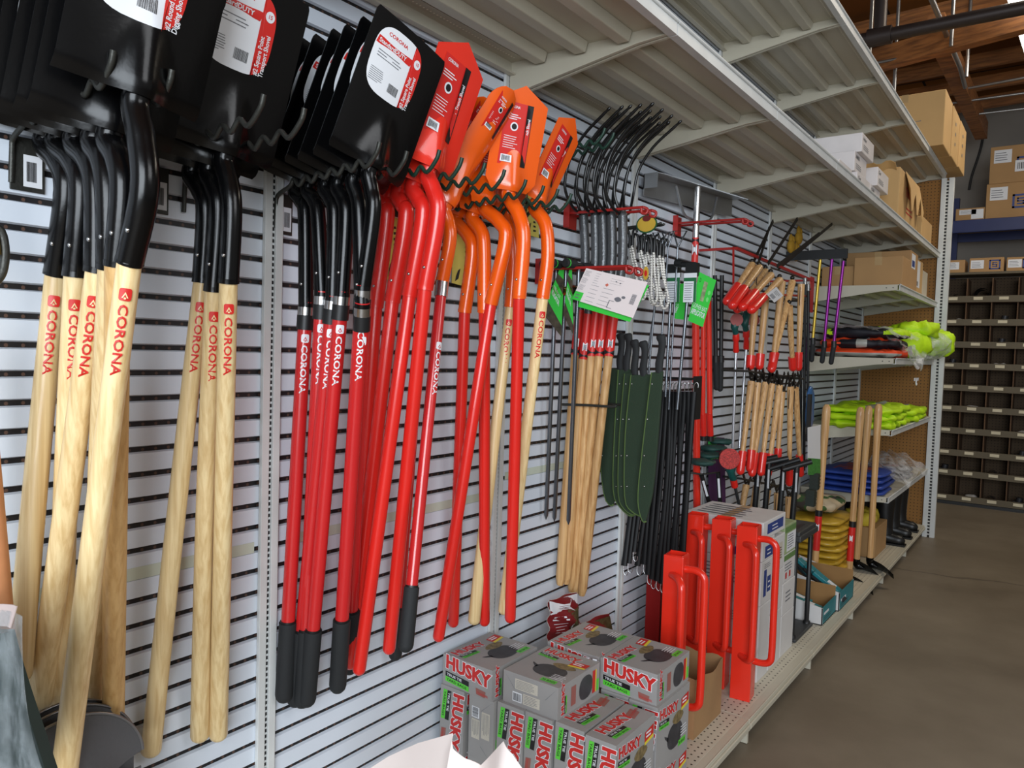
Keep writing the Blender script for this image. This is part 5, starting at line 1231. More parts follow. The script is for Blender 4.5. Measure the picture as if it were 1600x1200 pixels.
# ------------------------------------------------------------------ yellow bag pile, camouflage bag, box
YB = mat('yellow_plastic_bag', (186, 150, 44), .35, var=.18, vscale=18, bump=.4, bscale=25)
for i in range(9):
    m = M(); pillow(m, (.20+.008*math.sin(i*2.1), 4.42+.01*math.cos(i*1.7), .115+.036*i), .165, .20, .021, e=5, amp=.003, seed=i, f=.8)
    o = solo('rainwear_bag', m, YB, ['lowest', 'second from the bottom', 'third from the bottom', 'fourth from the bottom', 'fifth from the bottom', 'sixth from the bottom', 'seventh from the bottom', 'second from the top', 'topmost'][i]+' flat yellow bag of the pile on the base shelf', 'bag', group='pile of flat yellow bags')
def camo():
    m, nt, b = new_mat('camouflage_print'); tc = nt.nodes.new('ShaderNodeTexCoord'); nz = nt.nodes.new('ShaderNodeTexNoise'); nz.inputs['Scale'].default_value = 9; nz.inputs['Detail'].default_value = 1
    nt.links.new(tc.outputs['Object'], nz.inputs['Vector']); cr = nt.nodes.new('ShaderNodeValToRGB'); cr.color_ramp.interpolation = 'CONSTANT'
    cr.color_ramp.elements[0].color = srgb((70, 62, 56))+(1,); cr.color_ramp.elements[0].position = 0
    cr.color_ramp.elements[1].color = srgb((60, 92, 46))+(1,); cr.color_ramp.elements[1].position = .42
    e = cr.color_ramp.elements.new(.52); e.color = srgb((190, 172, 142))+(1,)
    nt.links.new(nz.outputs[0], cr.inputs[0]); nt.links.new(cr.outputs[0], b.inputs['Base Color']); b.inputs['Roughness'].default_value = .5; return m
m = M(); pillow(m, (.19, 4.45, .478), .13, .19, .035, e=3, amp=.006, seed=4); solo('camouflage_bag', m, camo(), 'crumpled green and tan camouflage bag lying on the yellow pile', 'bag')
t = carton('open_box', 'open brown box with a yellow bundle near the boots', (.20, 4.95, .086), (.41, 5.30, .27), CARD, tape=False)
m = M(); pillow(m, (.29, 5.1, .30), .09, .14, .05, e=2.4, amp=.010, seed=9); solo('yellow_bundle', m, mat('yellow_vinyl', (206, 182, 60), .3, var=.1), 'bright yellow vinyl bundle sticking out of the open brown box', 'bag')
# boots
BOOT = mat('black_rubber_boot', (14, 14, 15), .4, bump=.2, bscale=40)
for i in range(6):
    x = .20+.19*(i % 2); y = 5.42+.26*(i//2); m = M()
    m.tube(smooth_path([(x-.02, y, .40), (x-.02, y, .30), (x-.015, y+.0, .20), (x-.01, y, .15)], 4), [.062, .063, .062, .060, .058, .056, .054, .052, .050, .050, .050, .050, .050], 16, caps=True, flat=(1, .85))
    m.tube(smooth_path([(x-.07, y, .125), (x-.02, y, .13), (x+.05, y, .122), (x+.11, y, .112)], 4), [.030, .040, .044, .045, .045, .043, .040, .038, .037, .037, .036, .030, .014], 14, flat=(.9, 1))
    m.box((x-.075, y-.036, .086), (x+.115, y+.036, .098))
    solo('rubber_boot', m, BOOT, ['front inner', 'front outer', 'middle inner', 'middle outer', 'rear inner', 'rear outer'][i]+' tall black rubber boot of the six under the rainwear shelf', 'boot', group='black rubber boots')
# ------------------------------------------------------------------ blue bagged rainwear
BLU = mat('blue_fabric', (36, 62, 140), .4, var=.25, vscale=16); LAB = mat('package_orange_red', (168, 70, 56), .4, var=.15, vscale=30)
for i, (x, y) in enumerate([(.30, 4.83), (.30, 4.83), (.30, 4.83), (.30, 4.83), (.26, 5.22), (.26, 5.22), (.26, 5.22), (.30, 5.62), (.30, 5.62)]):
    k = [0, 1, 2, 3, 0, 1, 2, 0, 1][i]; m = M(); z = .524+.034*k
    pillow(m, (x, y, z), .185, .17, .018, e=6, amp=.0025, seed=30+i)
    n0 = len(m.f)
    m.box((x-.10, y-.10, z+.0165), (x+.10, y+.10, z+.0175), 1)
    solo('rainwear_pack', m, [BLU if i < 7 else mat('grey_film_pack', (96, 92, 94), .3, var=.3, vscale=14), LAB], ['bottom', 'second', 'third', 'top'][k]+' flat film wrapped pack of the '+['near blue', 'middle blue', 'far grey'][0 if i < 4 else 1 if i < 7 else 2]+' pile on the lowest side shelf', 'package', group='film wrapped rainwear packs')
m = M()
m.sheet(lambda u, v: Vector((.30+.25*u, 4.95+.95*v, .66-.02*math.sin(v*9)-.11*u*u+.012*math.sin(u*14+v*21))), 20, 30, .001)
solo('plastic_film', m, FILM, 'loose clear plastic film over the far end of the blue rainwear packs', 'film')
# ------------------------------------------------------------------ folded lime vests
LIME = mat('lime_hi_vis', (190, 232, 20), .6, var=.12, vscale=20, bump=.4, bscale=30); REFL = mat('silver_reflective_tape', (168, 168, 160), .3)
pos = [(.32, 4.86, .915), (.32, 4.86, .955), (.32, 4.86, .995), (.31, 5.20, .917), (.31, 5.20, .957), (.31, 5.20, .997), (.32, 5.55, .915), (.32, 5.55, .955), (.32, 5.88, .915), (.32, 5.88, .953)]
for i, (x, y, z) in enumerate(pos):
    m = M(); pillow(m, (x, y, z), .195, .185, .0235, e=3.2, amp=.011, seed=60+i, ra=.08*math.sin(i*2.3), mfn=lambda q: 1 if abs(q.x-.05) < .022 and q.z > 0 else 0)
    solo('safety_vest', m, [LIME, REFL], ['bottom', 'middle', 'top', 'bottom', 'middle', 'top', 'lower', 'upper', 'lower', 'upper'][i]+' folded lime safety vest of the '+['near', 'second', 'third', 'far'][[0, 0, 0, 1, 1, 1, 2, 2, 3, 3][i]]+' pile on the third side shelf', 'vest', group='folded lime safety vests')
# ------------------------------------------------------------------ bagged jackets on the second shelf
NAVY = mat('navy_fabric', (26, 26, 34), .6, var=.15); ORF = mat('orange_hi_vis', (236, 74, 26), .55, var=.08, bump=.3, bscale=30)
js = [((.27, 4.98, 1.333), .24, .23, .027, 'orange jacket with pale lining at the pile bottom', lambda q: 3 if q.z < .002 and q.y < -.05 else 0),
      ((.28, 4.99, 1.388), .23, .22, .032, 'dark jacket with white bands in mid pile', lambda q: 3 if abs(q.x+.02+q.y*.3) < .025 or abs(q.x-.10-q.y*.5) < .02 else (0 if q.z > .022 or q.x < -.1 else 2)),
      ((.28, 5.02, 1.452), .23, .22, .036, 'lime jacket with dark oval panel atop the pile', lambda q: 2 if (q.x/.16)**2+((q.y+.16)/.12)**2 < 1 or q.z < -.012 else 1)]
for c, a, b, h, lab, fn in js:
    m = M(); pillow(m, c, a, b, h, e=3.4, amp=.008, seed=int(c[2]*100), mfn=fn, nu=60, nv=18); solo('safety_jacket', m, [ORF, LIME, NAVY, REFL], lab+' on the second side shelf', 'jacket', group='film bagged safety jackets')
for i, (c, a, b, h) in enumerate([((.40, 5.56, 1.40), .17, .20, .09), ((.50, 5.98, 1.42), .16, .17, .085), ((.47, 5.62, 1.50), .13, .16, .05)]):
    m = M(); pillow(m, c, a, b, h, e=2.6, amp=.012, seed=80+i); solo('safety_jacket', m, LIME, ['lime jacket bundle in the middle of the second side shelf', 'lime jacket bundle bulging past the shelf edge by the end post', 'lime jacket bundle lying on top of the middle one'][i], 'jacket', group='lime jacket bundles')
def crumple(fn, nu, nv, amp, seed):
    rd = random.Random(seed); P = [rd.uniform(0, 6.28) for _ in range(6)]
    return lambda u, v: Vector(fn(u, v))+Vector((amp*math.sin(17*u+9*v+P[0]), amp*math.sin(11*u-23*v+P[1]), amp*(math.sin(29*v+7*u+P[2])+.6*math.sin(31*u+P[3]))))
m = M()
m.sheet(crumple(lambda u, v: (.02+.50*u, 4.72+.7*v, 1.496-.02*u-.18*max(0, u-.88)*8*.3), 20, 20, .008, 1), 26, 26, .0008)
m.sheet(crumple(lambda u, v: (.36+.20*math.sin(PI*.5*u), 4.80+.75*v, 1.46-.20*u*(.5+.6*math.sin(PI*v))), 20, 20, .012, 2), 26, 26, .0008)
m.sheet(crumple(lambda u, v: (.42+.24*math.sin(PI*u)*math.sin(PI*v)**.5, 5.5+.75*v, 1.54-.27*u), 20, 20, .012, 5), 26, 26, .0008)
solo('garment_film', m, FILM, 'crumpled clear plastic film over the bagged safety jackets, hanging past the shelf edge', 'film')
m = M(); m.box((.545, 5.12, 1.172), (.548, 5.28, 1.19)); m.tube(smooth_path([(.546, 5.20, 1.18), (.546, 5.20, 1.155), (.546, 5.212, 1.145), (.546, 5.224, 1.155)], 4), .004, 6)
solo('bag_hanger', m, PAPER, 'small white plastic hanger hook dangling below the jacket film', 'hanger')
# ------------------------------------------------------------------ cartons on the upper side shelf
z = 1.726
carton('brown_carton', 'plain brown carton at the front edge of the high side shelf', (.215, 4.93, z), (.482, 5.20, z+.185), CARD, 'cartons on the high side shelf')
carton('brown_carton', 'low brown carton tucked against the wall on the high side shelf', (.02, 4.96, z), (.21, 5.22, z+.14), CARD, 'cartons on the high side shelf')
carton('brown_carton', 'taller brown carton with a torn film label behind the front one', (.10, 5.23, z), (.475, 5.50, z+.255), CARD, 'cartons on the high side shelf', marks=[(rect, (fX(.475), 5.26, z+.15, 5.40, z+.24), 2), (rect, (fX(.4752), 5.28, z+.16, 5.38, z+.20), 3)])
carton('brown_carton', 'upright brown carton with a long white label on the high side shelf', (.12, 5.53, z), (.455, 5.86, z+.245), CARD2, 'cartons on the high side shelf', marks=[(rect, (fX(.455), 5.56, z+.06, 5.74, z+.235), 2), (bars, (fX(.4552), 5.57, z+.07, .10, .03), 1)])
carton('white_carton', 'narrow white carton at the far end of the high side shelf', (.15, 5.90, z), (.45, 6.12, z+.20), mat('cream_carton', (196, 186, 164), .6))
# ------------------------------------------------------------------ boxes on the lower overhead shelf
def wbox(lab, x1, y0, y1, z0, z1, w='', L=.28, rz=0):
    f = fX(x1); mk = [(lines, (f, y0+.03, z0+.015, (y1-y0)*.5, (z1-z0)*.3, 3), 0)]
    if w: mk.append((txt, (f, w, y0+.02, z1-.032, .018, 1.0), 0))
    carton('small_white_box', lab, (x1-L, y0, z0), (x1, y1, z1), mat('small_box_white', (214, 208, 206), .55), 'small white boxes on the overhead shelf', marks=mk, tape=False)
z = 2.087
wbox('small white box marked clear, lowest on the right of the white boxes', .44, 4.16, 4.40, z, z+.10, 'CLEAR')
wbox('small white box resting on the clear one, right side', .46, 4.22, 4.50, z+.101, z+.195, 'Clear', .34)
wbox('small white box marked amber in the left column', .44, 3.80, 4.05, z+.091, z+.185, 'AMBER')
wbox('small white box at the bottom of the left column', .45, 3.82, 4.10, z, z+.09, 'Clear')
wbox('small white box topmost of the left column', .46, 3.84, 4.10, z+.186, z+.275, 'Amber', .34)
wbox('small white box left of the amber one, partly behind the shelf lip', .44, 3.52, 3.76, z, z+.085)
carton('torn_carton', 'battered tan carton with faded red printing and torn top', (.12, 4.72, z), (.478, 5.36, z+.30), CARD2, tape=False, marks=[(txt, (fX(.478), 'TINGLEY', 4.92, z+.17, .055, .8), 4), (lines, (fX(.478), 4.95, z+.07, .25, .05, 2), 4)], bev=.008)
m = M(); m.sheet(lambda u, v: Vector((.12+.34*u, 4.715-.05*v, z+.29+.03*v+.01*math.sin(u*23))), 14, 4, .003); m.sheet(lambda u, v: Vector((.482+.03*v, 5.36-.5*u, z+.30-.16*v*(1+.4*math.sin(u*17)))), 14, 5, .003)
solo('torn_flap', m, CARD2, 'ragged loose cardboard flap of the battered tan carton', 'cardboard')
carton('brown_carton', 'small torn brown carton beside the end post on the lower overhead shelf', (.18, 5.62, z), (.47, 6.05, z+.17), CARD2, tape=False, bev=.006)
# cartons on the topmost shelf
zt = 2.657
for i in range(3):
    y = 5.42+.335*i
    carton('tall_carton', ['front', 'middle', 'rear'][i]+' tall tan carton of the row on the topmost shelf, overhanging the aisle', (.18-.05*(i == 0)+.01*i, y, zt), (.592+.008*i, y+.33, zt+.345-.012*i), CARD2, 'tall tan cartons on the topmost shelf', marks=[(lines, (fX(.592+.008*i), y+.12, zt+.08, .05, .2, 3), 0)] if i else [(lines, (fY(y), .43, zt+.16, .04, .014, 1), 0)], bev=.005)
# ------------------------------------------------------------------ far end: bin rack, boxes, blue beam
BINW = mat('bin_lip_grey_brown', (92, 82, 62), .6, var=.06); BINI = mat('bin_inside_brown', (92, 66, 42), .75, var=.12); BINB = rect_holes('bin_back_pegboard', (84, 66, 46), (30, 22, 16), (0, 2), .026, .026, .3, .3, rough=.8, circle=True)
rows = [1.871, 1.663, 1.462, 1.269, 1.072, .881, .682, .480, .297, .066]
YR = 7.87; XA, XB = .335, 2.10
t = thing('bin_rack', 'tall open bin rack of many compartments standing at the far end of the aisle', 'rack', ((XA+XB)/2, YR+.15, 0))
M().box((XA, YR+.30, .03), (XB, YR+.31, 2.08)).build('back_panel', BINB, t)
for x in (XA-.012, XB): M().box((x, YR, .0), (x+.012, YR+.31, 2.10)).build('side_panel', BINI, t)
M().box((XA-.02, YR-.012, 2.085), (XB+.02, YR+.31, 2.105)).build('top_board', BINW, t)
pitch = .1935; nb = int((XB-XA)/pitch)
tops = [2.085]+rows[:-1]
for i, z in enumerate(rows):
    M().box((XA, YR+.003, z-.036), (XB, YR+.30, z-.030)).build('shelf_board', BINI, t)
    lp = M(); lp.box((XA, YR-.012, z-.034), (XB, YR, z+.022)); lip = lp.build('front_lip', BINW, t)
    for k in range(nb): M().box((XA+pitch*k+.055, YR-.0135, z-.014), (XA+pitch*k+.125, YR-.0121, z+.012)).build('price_label', mat('cream_price_label', (206, 196, 168), .6), lip)
    for k in range(1, nb+1): M().box((XA+pitch*k-.004, YR+.002, z-.030), (XA+pitch*k+.004, YR+.298, tops[i]-.036)).build('divider', BINI, t)
M().box((XA, YR-.01, .0), (XB, YR, .028)).build('toe_board', BLKPL, t)
FIT = mat('dark_pipe_fitting', (52, 52, 56), .45, .5); FITL = mat('pale_plastic_bag', (150, 148, 146), .35)
rd = random.Random(5); n = 0
for i, z in enumerate(rows):
    for k in range(min(nb, 5)):
        if rd.random() < .3: continue
        x = XA+pitch*(k+.5)+rd.uniform(-.03, .03); zz = z-.030; m = M(); n += 1
        kind = rd.choice(('ring', 'elbow', 'pipe', 'bag')) if not (i == 0 and k == 1) else 'big'
        if kind == 'big': m.tube([(x, YR+.03, zz+.062), (x, YR+.16, zz+.062)], .062, 20, caps=False).tube([(x, YR+.03, zz+.062), (x, YR+.16, zz+.062)], .047, 20, caps=False)
        elif kind == 'ring': m.tube([(x, YR+.04, zz+.036), (x, YR+.09, zz+.036)], .036, 16, caps=False).tube([(x, YR+.04, zz+.036), (x, YR+.09, zz+.036)], .026, 16, caps=False)
        elif kind == 'elbow': m.tube(smooth_path([(x-.04, YR+.06, zz+.028), (x, YR+.06, zz+.030), (x+.012, YR+.06, zz+.085)], 4), .026, 12)
        elif kind == 'pipe': m.tube([(x-.05, YR+.10, zz+.022), (x+.045, YR+.05, zz+.022)], .021, 12)
        else: pillow(m, (x, YR+.08, zz+.030), .05, .05, .028, amp=.006, seed=n, nu=18, nv=8)
        solo({'big': 'pipe_coupling', 'ring': 'pipe_coupling', 'elbow': 'pipe_elbow', 'pipe': 'pipe_nipple', 'bag': 'parts_bag'}[kind], m, FITL if kind == 'bag' else FIT,
             ('pipe part' if kind != 'bag' else 'small plastic parts bag')+' in row '+['one', 'two', 'three', 'four', 'five', 'six', 'seven', 'eight', 'nine', 'ten'][i]+' from the top, compartment '+['one', 'two', 'three', 'four', 'five'][k]+' from the left', 'pipe fitting' if kind != 'bag' else 'bag', group='parts in the far bins')
def spiral_logo(m, f, u, v, s, mi):
    for a in ((0, 0, 1, .14), (0, .86, 1, 1), (0, 0, .14, 1), (.86, 0, 1, 1), (.28, .26, .72, .36), (.28, .64, .72, .74), (.28, .45, .72, .55), (.28, .45, .38, .74), (.62, .26, .72, .55)):
        rect(m, (f, u+a[0]*s, v+a[1]*s, u+a[2]*s, v+a[3]*s), mi)
def logo(mm, a, mi): spiral_logo(mm, *a, mi)
z = 2.106
for i, (x0, x1, h) in enumerate([(.345, .50, .115), (.535, .795, .125), (.815, 1.04, .12), (1.06, 1.3, .12)]):
    f = fY(YR+.01); mk = [(rect, (f, x0+.01, z+.03, x0+.11, z+h-.02), 2), (lines, (f, x0+.018, z+.04, .08, .05, 4), 0)]
    if x1-x0 > .2: mk.append((logo, (f, x1-.11, z+.02, .085), 3))
    carton('parts_carton', ['small brown carton at the left end on top of the bin rack', 'brown carton with a white label and square spiral logo on the bin rack', 'third brown carton along the top of the bin rack', 'fourth brown carton along the top of the bin rack'][i], (x0, YR+.01, z), (x1, YR+.26, z+h), CARD, 'cartons on the bin rack', marks=mk, tape=False)
BLUE = mat('blue_rack_enamel', (28, 40, 92), .4)
t = thing('pallet_rack', 'blue steel pallet rack level above the bin rack at the far wall', 'rack', (1.2, 8.5, 0))
YB2 = 8.42
M().box((.30, YB2, 2.545), (2.4, YB2+.04, 2.665)).build('beam', BLUE, t, bevel=.004); M().box((.30, YB2+.66, 2.545), (2.4, YB2+.70, 2.665)).build('beam', BLUE, t)
M().box((.30, YB2+.04, 2.63), (2.4, YB2+.66, 2.645)).build('deck', mat('rack_particle_board', (120, 96, 66), .8), t)
for y in (YB2, YB2+.64): M().box((.24, y, 0), (.30, y+.06, 3.0)).build('upright', BLUE, t)
z = 2.646
for i, (x0, x1, z0, h) in enumerate([(.585, 1.12, z, .345), (.60, 1.13, z+.346, .345), (.34, .58, z, .135), (1.16, 1.7, z, .34)]):
    y = YB2+.03; f = fY(y); mk = [(rect, (f, x0+.03, z0+h*.55, x0+.17, z0+h*.90), 2), (lines, (f, x0+.04, z0+h*.6, .11, h*.25, 4), 0)]
    if h > .2: mk += [(logo, (f, x0+.21, z0+h*.30, .13), 3)]
    if i == 1: mk += [(rect, (fY(y-.001), x0+.20, z0+h*.28, x0+.52, z0+h*.58), 2), (bars, (fY(y-.002), x0+.22, z0+h*.34, .27, .06), 1)]
    if i == 2: mk += [(rect, (f, x0+.13, z0+.03, x0+.23, z0+.12), 2)]
    carton('rack_carton', ['large brown carton with a square spiral logo, lower one on the blue rack', 'large brown carton with a bar code sticker, stacked on the logo carton', 'low brown carton with two white stickers left on the blue rack', 'large brown carton farther right on the blue rack'][i], (x0, y, z0), (x1, y+.5, z0+h), CARD, 'cartons on the blue rack', marks=mk, tape=False)
for i, (z0, z1) in enumerate([(2.32, 2.53), (2.12, 2.315)]):
    carton('edge_carton', ['upper', 'lower'][i]+' brown carton seen as a narrow strip just right of the end post', (.33-.19, YR-.62, z0-.0), (.33+.06, YR-.3, z1), CARD, 'cartons glimpsed beside the end post', tape=False, marks=[(rect, (fX(.39), YR-.55, z0+.05, YR-.4, z1-.06), 2)])
t = thing('side_rack', 'narrow shelf stand behind the end post carrying two brown cartons', 'rack', (.2, 7.4, 0))
M().box((.10, YR-.64, 2.10), (.40, YR-.28, 2.118)).build('shelf_board', BINI, t); M().box((.10, YR-.64, 0), (.13, YR-.60, 2.10)).build('post', BINI, t); M().box((.10, YR-.32, 0), (.13, YR-.28, 2.10)).build('post', BINI, t)
# ------------------------------------------------------------------ roof timber, pipes, lamp
TIM = wood('roof_timber', (164, 106, 56), (112, 70, 36), (3, 12, 30), .7)
def timber(label, a, b, w, h): 
    m = M().bar(a, b, w, h); return solo('roof_beam', m, TIM, label, 'roof beam')
timber('orange brown timber beam crossing the aisle below the roof', PZ(1330, 106, 3.44), PZ(1760, -14, 3.44), .09, .15)
p0, p1 = PZ(1462, 40, 3.56), PZ(1534, 205, 3.56)
timber('timber running lengthwise towards the far wall below the roof', p0, p1, .10, .16)
for i in range(5):
    y = 6.6+.62*i
    timber('roof joist '+['nearest the aisle lamp', 'second from the lamp', 'third from the lamp', 'fourth from the lamp', 'closest to the far wall'][i], (-1.1, y, 3.93), (3.4, y-.25, 3.93), .05, .12)
PIPE = mat('dark_iron_pipe', (56, 48, 46), .45, .4); COND = mat('galvanised_conduit', (150, 150, 150), .35, .8)
def pipe(label, pts, r, mt=PIPE, nm='pipe', seg=14):
    m = M(); m.tube(pts, r, seg)
    return solo(nm, m, mt, label, 'pipe')
a, b = PZ(1330, 66, 3.34), PZ(1640, 4, 3.34)
t = thing('sprinkler_pipe', 'thick dark sprinkler pipe running under the orange timber beam', 'pipe', tuple(a))
M().tube([a, b], .040, 16).build('main_pipe', PIPE, t); q = a+(b-a)*.16
M().tube([q-(b-a).normalized()*.07, q+(b-a).normalized()*.07], .056, 16).build('tee_fitting', PIPE, t); M().tube([q, q+Vector((0, 0, .62))], .038, 14).build('riser', PIPE, t)
for i, (x0, y0, x1, y1, zz) in enumerate([(1352, -10, 1358, 100, 3.45), (1386, 30, 1396, 160, 3.45), (1484, -5, 1486, 72, 3.5), (1510, 30, 1510, 120, 3.6)]):
    c = PZ((x0+x1)/2, (y0+y1)/2, zz); s = .0085*(c.y)
    pipe(['thin pale hanger rod beside the shelf edge', 'thin pale hanger rod right of the tee fitting', 'thin pale hanger rod at the lengthwise timber', 'thin pale hanger rod right of the lengthwise timber'][i], [PY(x1, y1, c.y), Vector((PY(x1, y1, c.y).x, c.y, 3.98))], .012, COND, 'hanger_rod', 8)
for i, (x0, y0, x1, y1, zz) in enumerate([(1366, 99, 1530, 66, 3.40), (1512, 138, 1640, 114, 3.52), (1488, 161, 1640, 140, 3.5), (1530, 178, 1640, 165, 3.5)]):
    pipe(['pale conduit below the orange beam', 'bright conduit leaving the bracket on the lengthwise timber', 'thin conduit above the tall cartons', 'farthest thin conduit before the grey wall'][i], [PZ(x0, y0, zz), PZ(x1, y1, zz)], .010, COND, 'conduit', 8)
pipe('galvanised conduit strapped along the lengthwise timber', [PZ(1452, -10, 3.46), PZ(1500, 105, 3.46), PZ(1508, 136, 3.46)], .016, COND, 'conduit', 10)
pipe('dark cable hanging at the top of the far wall', smooth_path([(.45, 9.435, 3.9), (.43, 9.435, 3.6), (.36, 9.435, 3.3), (.34, 9.435, 3.15)], 5), .012, BLKPL, 'cable', 8)
t = thing('tube_lamp', 'long white fluorescent lamp hanging over the aisle, cut by the top right corner', 'ceiling lamp', (.99, 5.7, 3.62))
fa, fb = PZ(1590, -30, 3.6), PZ(1622, 85, 3.6)
M().bar(fa+Vector((0, 0, .03)), fb+Vector((0, 0, .03)), .16, .05).build('housing', WHITE, t)
M().bar(fa, fb, .14, .03).build('diffuser', glow('lamp_glow', (255, 250, 240), 9.0), t)
M().tube([(fa+fb)/2+Vector((0, 0, .05)), (fa+fb)/2+Vector((0, 0, .38))], .006, 8).build('hanger', COND, t)
# ------------------------------------------------------------------ near left: scoops, handle, film, paper
t = thing('lawn_handle', 'orange brown wooden handle at the extreme left edge of the picture', 'tool handle', (.10, .425, .85))
M().tube([PX(-34, 520, .12), PX(-12, 760, .11), PX(0, 900, .10), PX(12, 1040, .10)], [.012, .0125, .013, .013], 14).build('handle', mat('reddish_wood', (190, 128, 84), .45, var=.15, vscale=20), t)
SCP = mat('grey_black_steel', (84, 84, 86), .45, .3, bump=.3, bscale=120)
for i, (cx, cy, X, r) in enumerate([(92, 1190, .075, .090), (98, 1206, .10, .096), (104, 1226, .125, .10)]):
    c = PX(cx, cy, X); m = M()
    def g(u, v, c=c, r=r):
        a = PI*(.02+.96*u); rr = r*(1-.96*v); return c+Vector((.045*v*v-.02*math.sin(PI*u)*0, -math.cos(a)*rr*1.15, math.sin(a)*rr-.02*v))
    m.sheet(g, 28, 8, .002); m.tube([g(u/28, 0) for u in range(29)], .0026, 6, 1)
    m.sheet(lambda u, v, c=c, r=r: c+Vector((.0, -r*1.12+2*r*1.12*u, -.02-.40*v)), 10, 6, .002)
    solo('metal_scoop', m, [SCP, mat('worn_edge_steel', (130, 130, 132), .3, .8)], ['rearmost', 'middle', 'front'][i]+' round black scoop rim behind the wooden handles at the lower left', 'scoop', group='round black scoop heads')
# crumpled clear bag at the extreme lower left
BAGF = film('thick_bag_film', (170, 178, 180), .20); DKG = mat('dark_green_goods', (24, 40, 34), .5, var=.3, vscale=8)
m = M(); pts = [(-40, 990), (10, 1000), (34, 1100), (44, 1230), (-50, 1260)]
m.sheet(lambda u, v: PY(-120+ (140+22*v+30*v*v)*u, 985+260*v-28*(1-v)*(1-u), .33)+Vector((.0, .012*math.sin(u*6+v*2), 0)), 20, 20, .012)
solo('wrapped_goods', m, DKG, 'dark green goods inside the clear plastic wrap at the extreme lower left', 'goods')
m = M(); m.sheet(lambda u, v: PY(-120+(150+24*v+34*v*v)*u, 962+280*v-26*(1-v)*(1-u), .315)+Vector((0, .006*math.sin(u*9+v*3), .0015*math.sin(u*11+v*9))), 30, 30, .001)
solo('plastic_wrap', m, BAGF, 'glossy clear plastic wrap bulging in at the extreme lower left corner', 'film')
m = M(); m.sheet(lambda u, v: PY(-60+(84-10*v)*u, 934+34*v+14*u, .318)+Vector((0, .004*math.sin(u*9), 0)), 8, 6, .001)
solo('header_strip', m, mat('pinkish_card', (196, 176, 170), .6), 'pinkish paper strip folded over the top of the clear wrap at the left edge', 'paper')
# pale paper sheet in the foreground
PPR = mat('pale_pink_paper', (232, 218, 212), .7, var=.02, bump=.2, bscale=12)
m = M(); Yp = .86
top = [(560, 1212), (600, 1186), (650, 1163), (712, 1143), (714, 1166), (726, 1186), (745, 1200), (768, 1178), (792, 1155), (806, 1175), (822, 1214)]
tp = [PY(x, y, Yp) for x, y in top]; n = len(tp)
def pp(u, v):
    k = u*(n-1); i = min(n-2, int(k)); q = tp[i]*(1-(k-i))+tp[i+1]*(k-i)
    return q+Vector((0, -.05*v+.010*math.sin(k*1.3), -.22*v))
m.sheet(pp, 50, 10, .0012, sm=True)
solo('paper_sheet', m, PPR, 'pale pinkish paper sheet with two pointed corners in the foreground below the grey boxes', 'paper')
# yellow notice cards on the wall behind the necks
YC = mat('pale_yellow_card', (214, 200, 96), .5, var=.06)
for i, (c, w) in enumerate([([(606, 338), (624, 342), (622, 440), (604, 436)], 'NATURAL'), ([(708, 350), (744, 358), (742, 452), (706, 442)], 'CULTURAL'), ([(826, 292), (842, 298), (842, 372), (822, 366)], 'F')]):
    m = M(); P = [PX(x, y, .018) for x, y in c]; f = quadsheet(m, P, mi=0)
    g = lambda x, y: f(x, y, .001)
    for k in range(9): gridf(m, g, [(.52+.03*(k % 2), .10+.09*k), (.74, .11+.09*k), (.74-.05*(k % 3), .145+.09*k), (.52, .14+.09*k)], 1, 1)
    gridf(m, g, [(.12, .04), (.26, .10), (.34, .28), (.24, .24), (.16, .14)], 1, 2)
    solo('notice_card', m, [YC, LBLK], ['pale yellow card with black lettering on the wall behind the red necks', 'pale yellow card with black lettering on the wall behind the orange necks', 'bright yellow card peeking out left of the rightmost orange neck'][i], 'card')
# watering rose and bagged goods low on the wall, hidden grass bag
m = M(); X = .16; q = PX(1138, 716, X); 
root = thing('watering_wand', 'teal watering wand with red dotted rose lying low beside the straps', 'watering wand', tuple(PX(1158, 800, X)))
M().tube([q+Vector((0, .02, 0)), q, q+Vector((.012, -.016, 0))], [.014, .042, .044], 22).build('rose', mat('rose_red_dotted', (170, 44, 40), .5, var=.5, vscale=160), root)
M().tube(smooth_path([q+Vector((0, .02, -.01)), PX(1142, 738, X), PX(1146, 748, X)], 4), [.022]*4+[.016]*5, 12).build('neck', TEAL, root)
M().tube([PX(1145, 744, X), PX(1148, 760, X)], .015, 12).build('coupling', RED, root); M().tube([PX(1148, 758, X), PX(1160, 812, X)], .007, 10).build('shaft', GREYM, root)
m = M(); GBG = mat('green_tool_fabric', (26, 62, 56), .6, var=.3, vscale=20)
for i in range(4):
    y = 3.0+.05*i; m = M(); pillow(m, PX(1098+9*i, 722-11*i, .09-.01*i), .055, .06, .012, e=2.2, amp=.004, seed=i, nu=20, nv=8)
    solo('green_glove', m, GBG, ['first', 'second', 'third', 'fourth'][i]+' dark green glove of the flat bunch left of the red dotted rose', 'glove', group='dark green gloves')
def hangcard(lab, c, X, mats, deco):
    m = M(); P = [PX(x, y, X) for x, y in c]; f = quadsheet(m, P, mi=0); deco(m, f); solo('hang_card', m, mats, lab, 'card')
PURP = mat('purple_print', (70, 30, 84), .5, var=.1)
def d1(m, f):
    gridf(m, f, [(0, 0), (.55, 0), (.55, .9), (0, .9)], 1, 1); textf(m, 'GRASS FOOD', lambda x, y: f(x, y, .001), (.05, .52), (1, 0), (0, 1), .12, 0, .02, sx=.55)
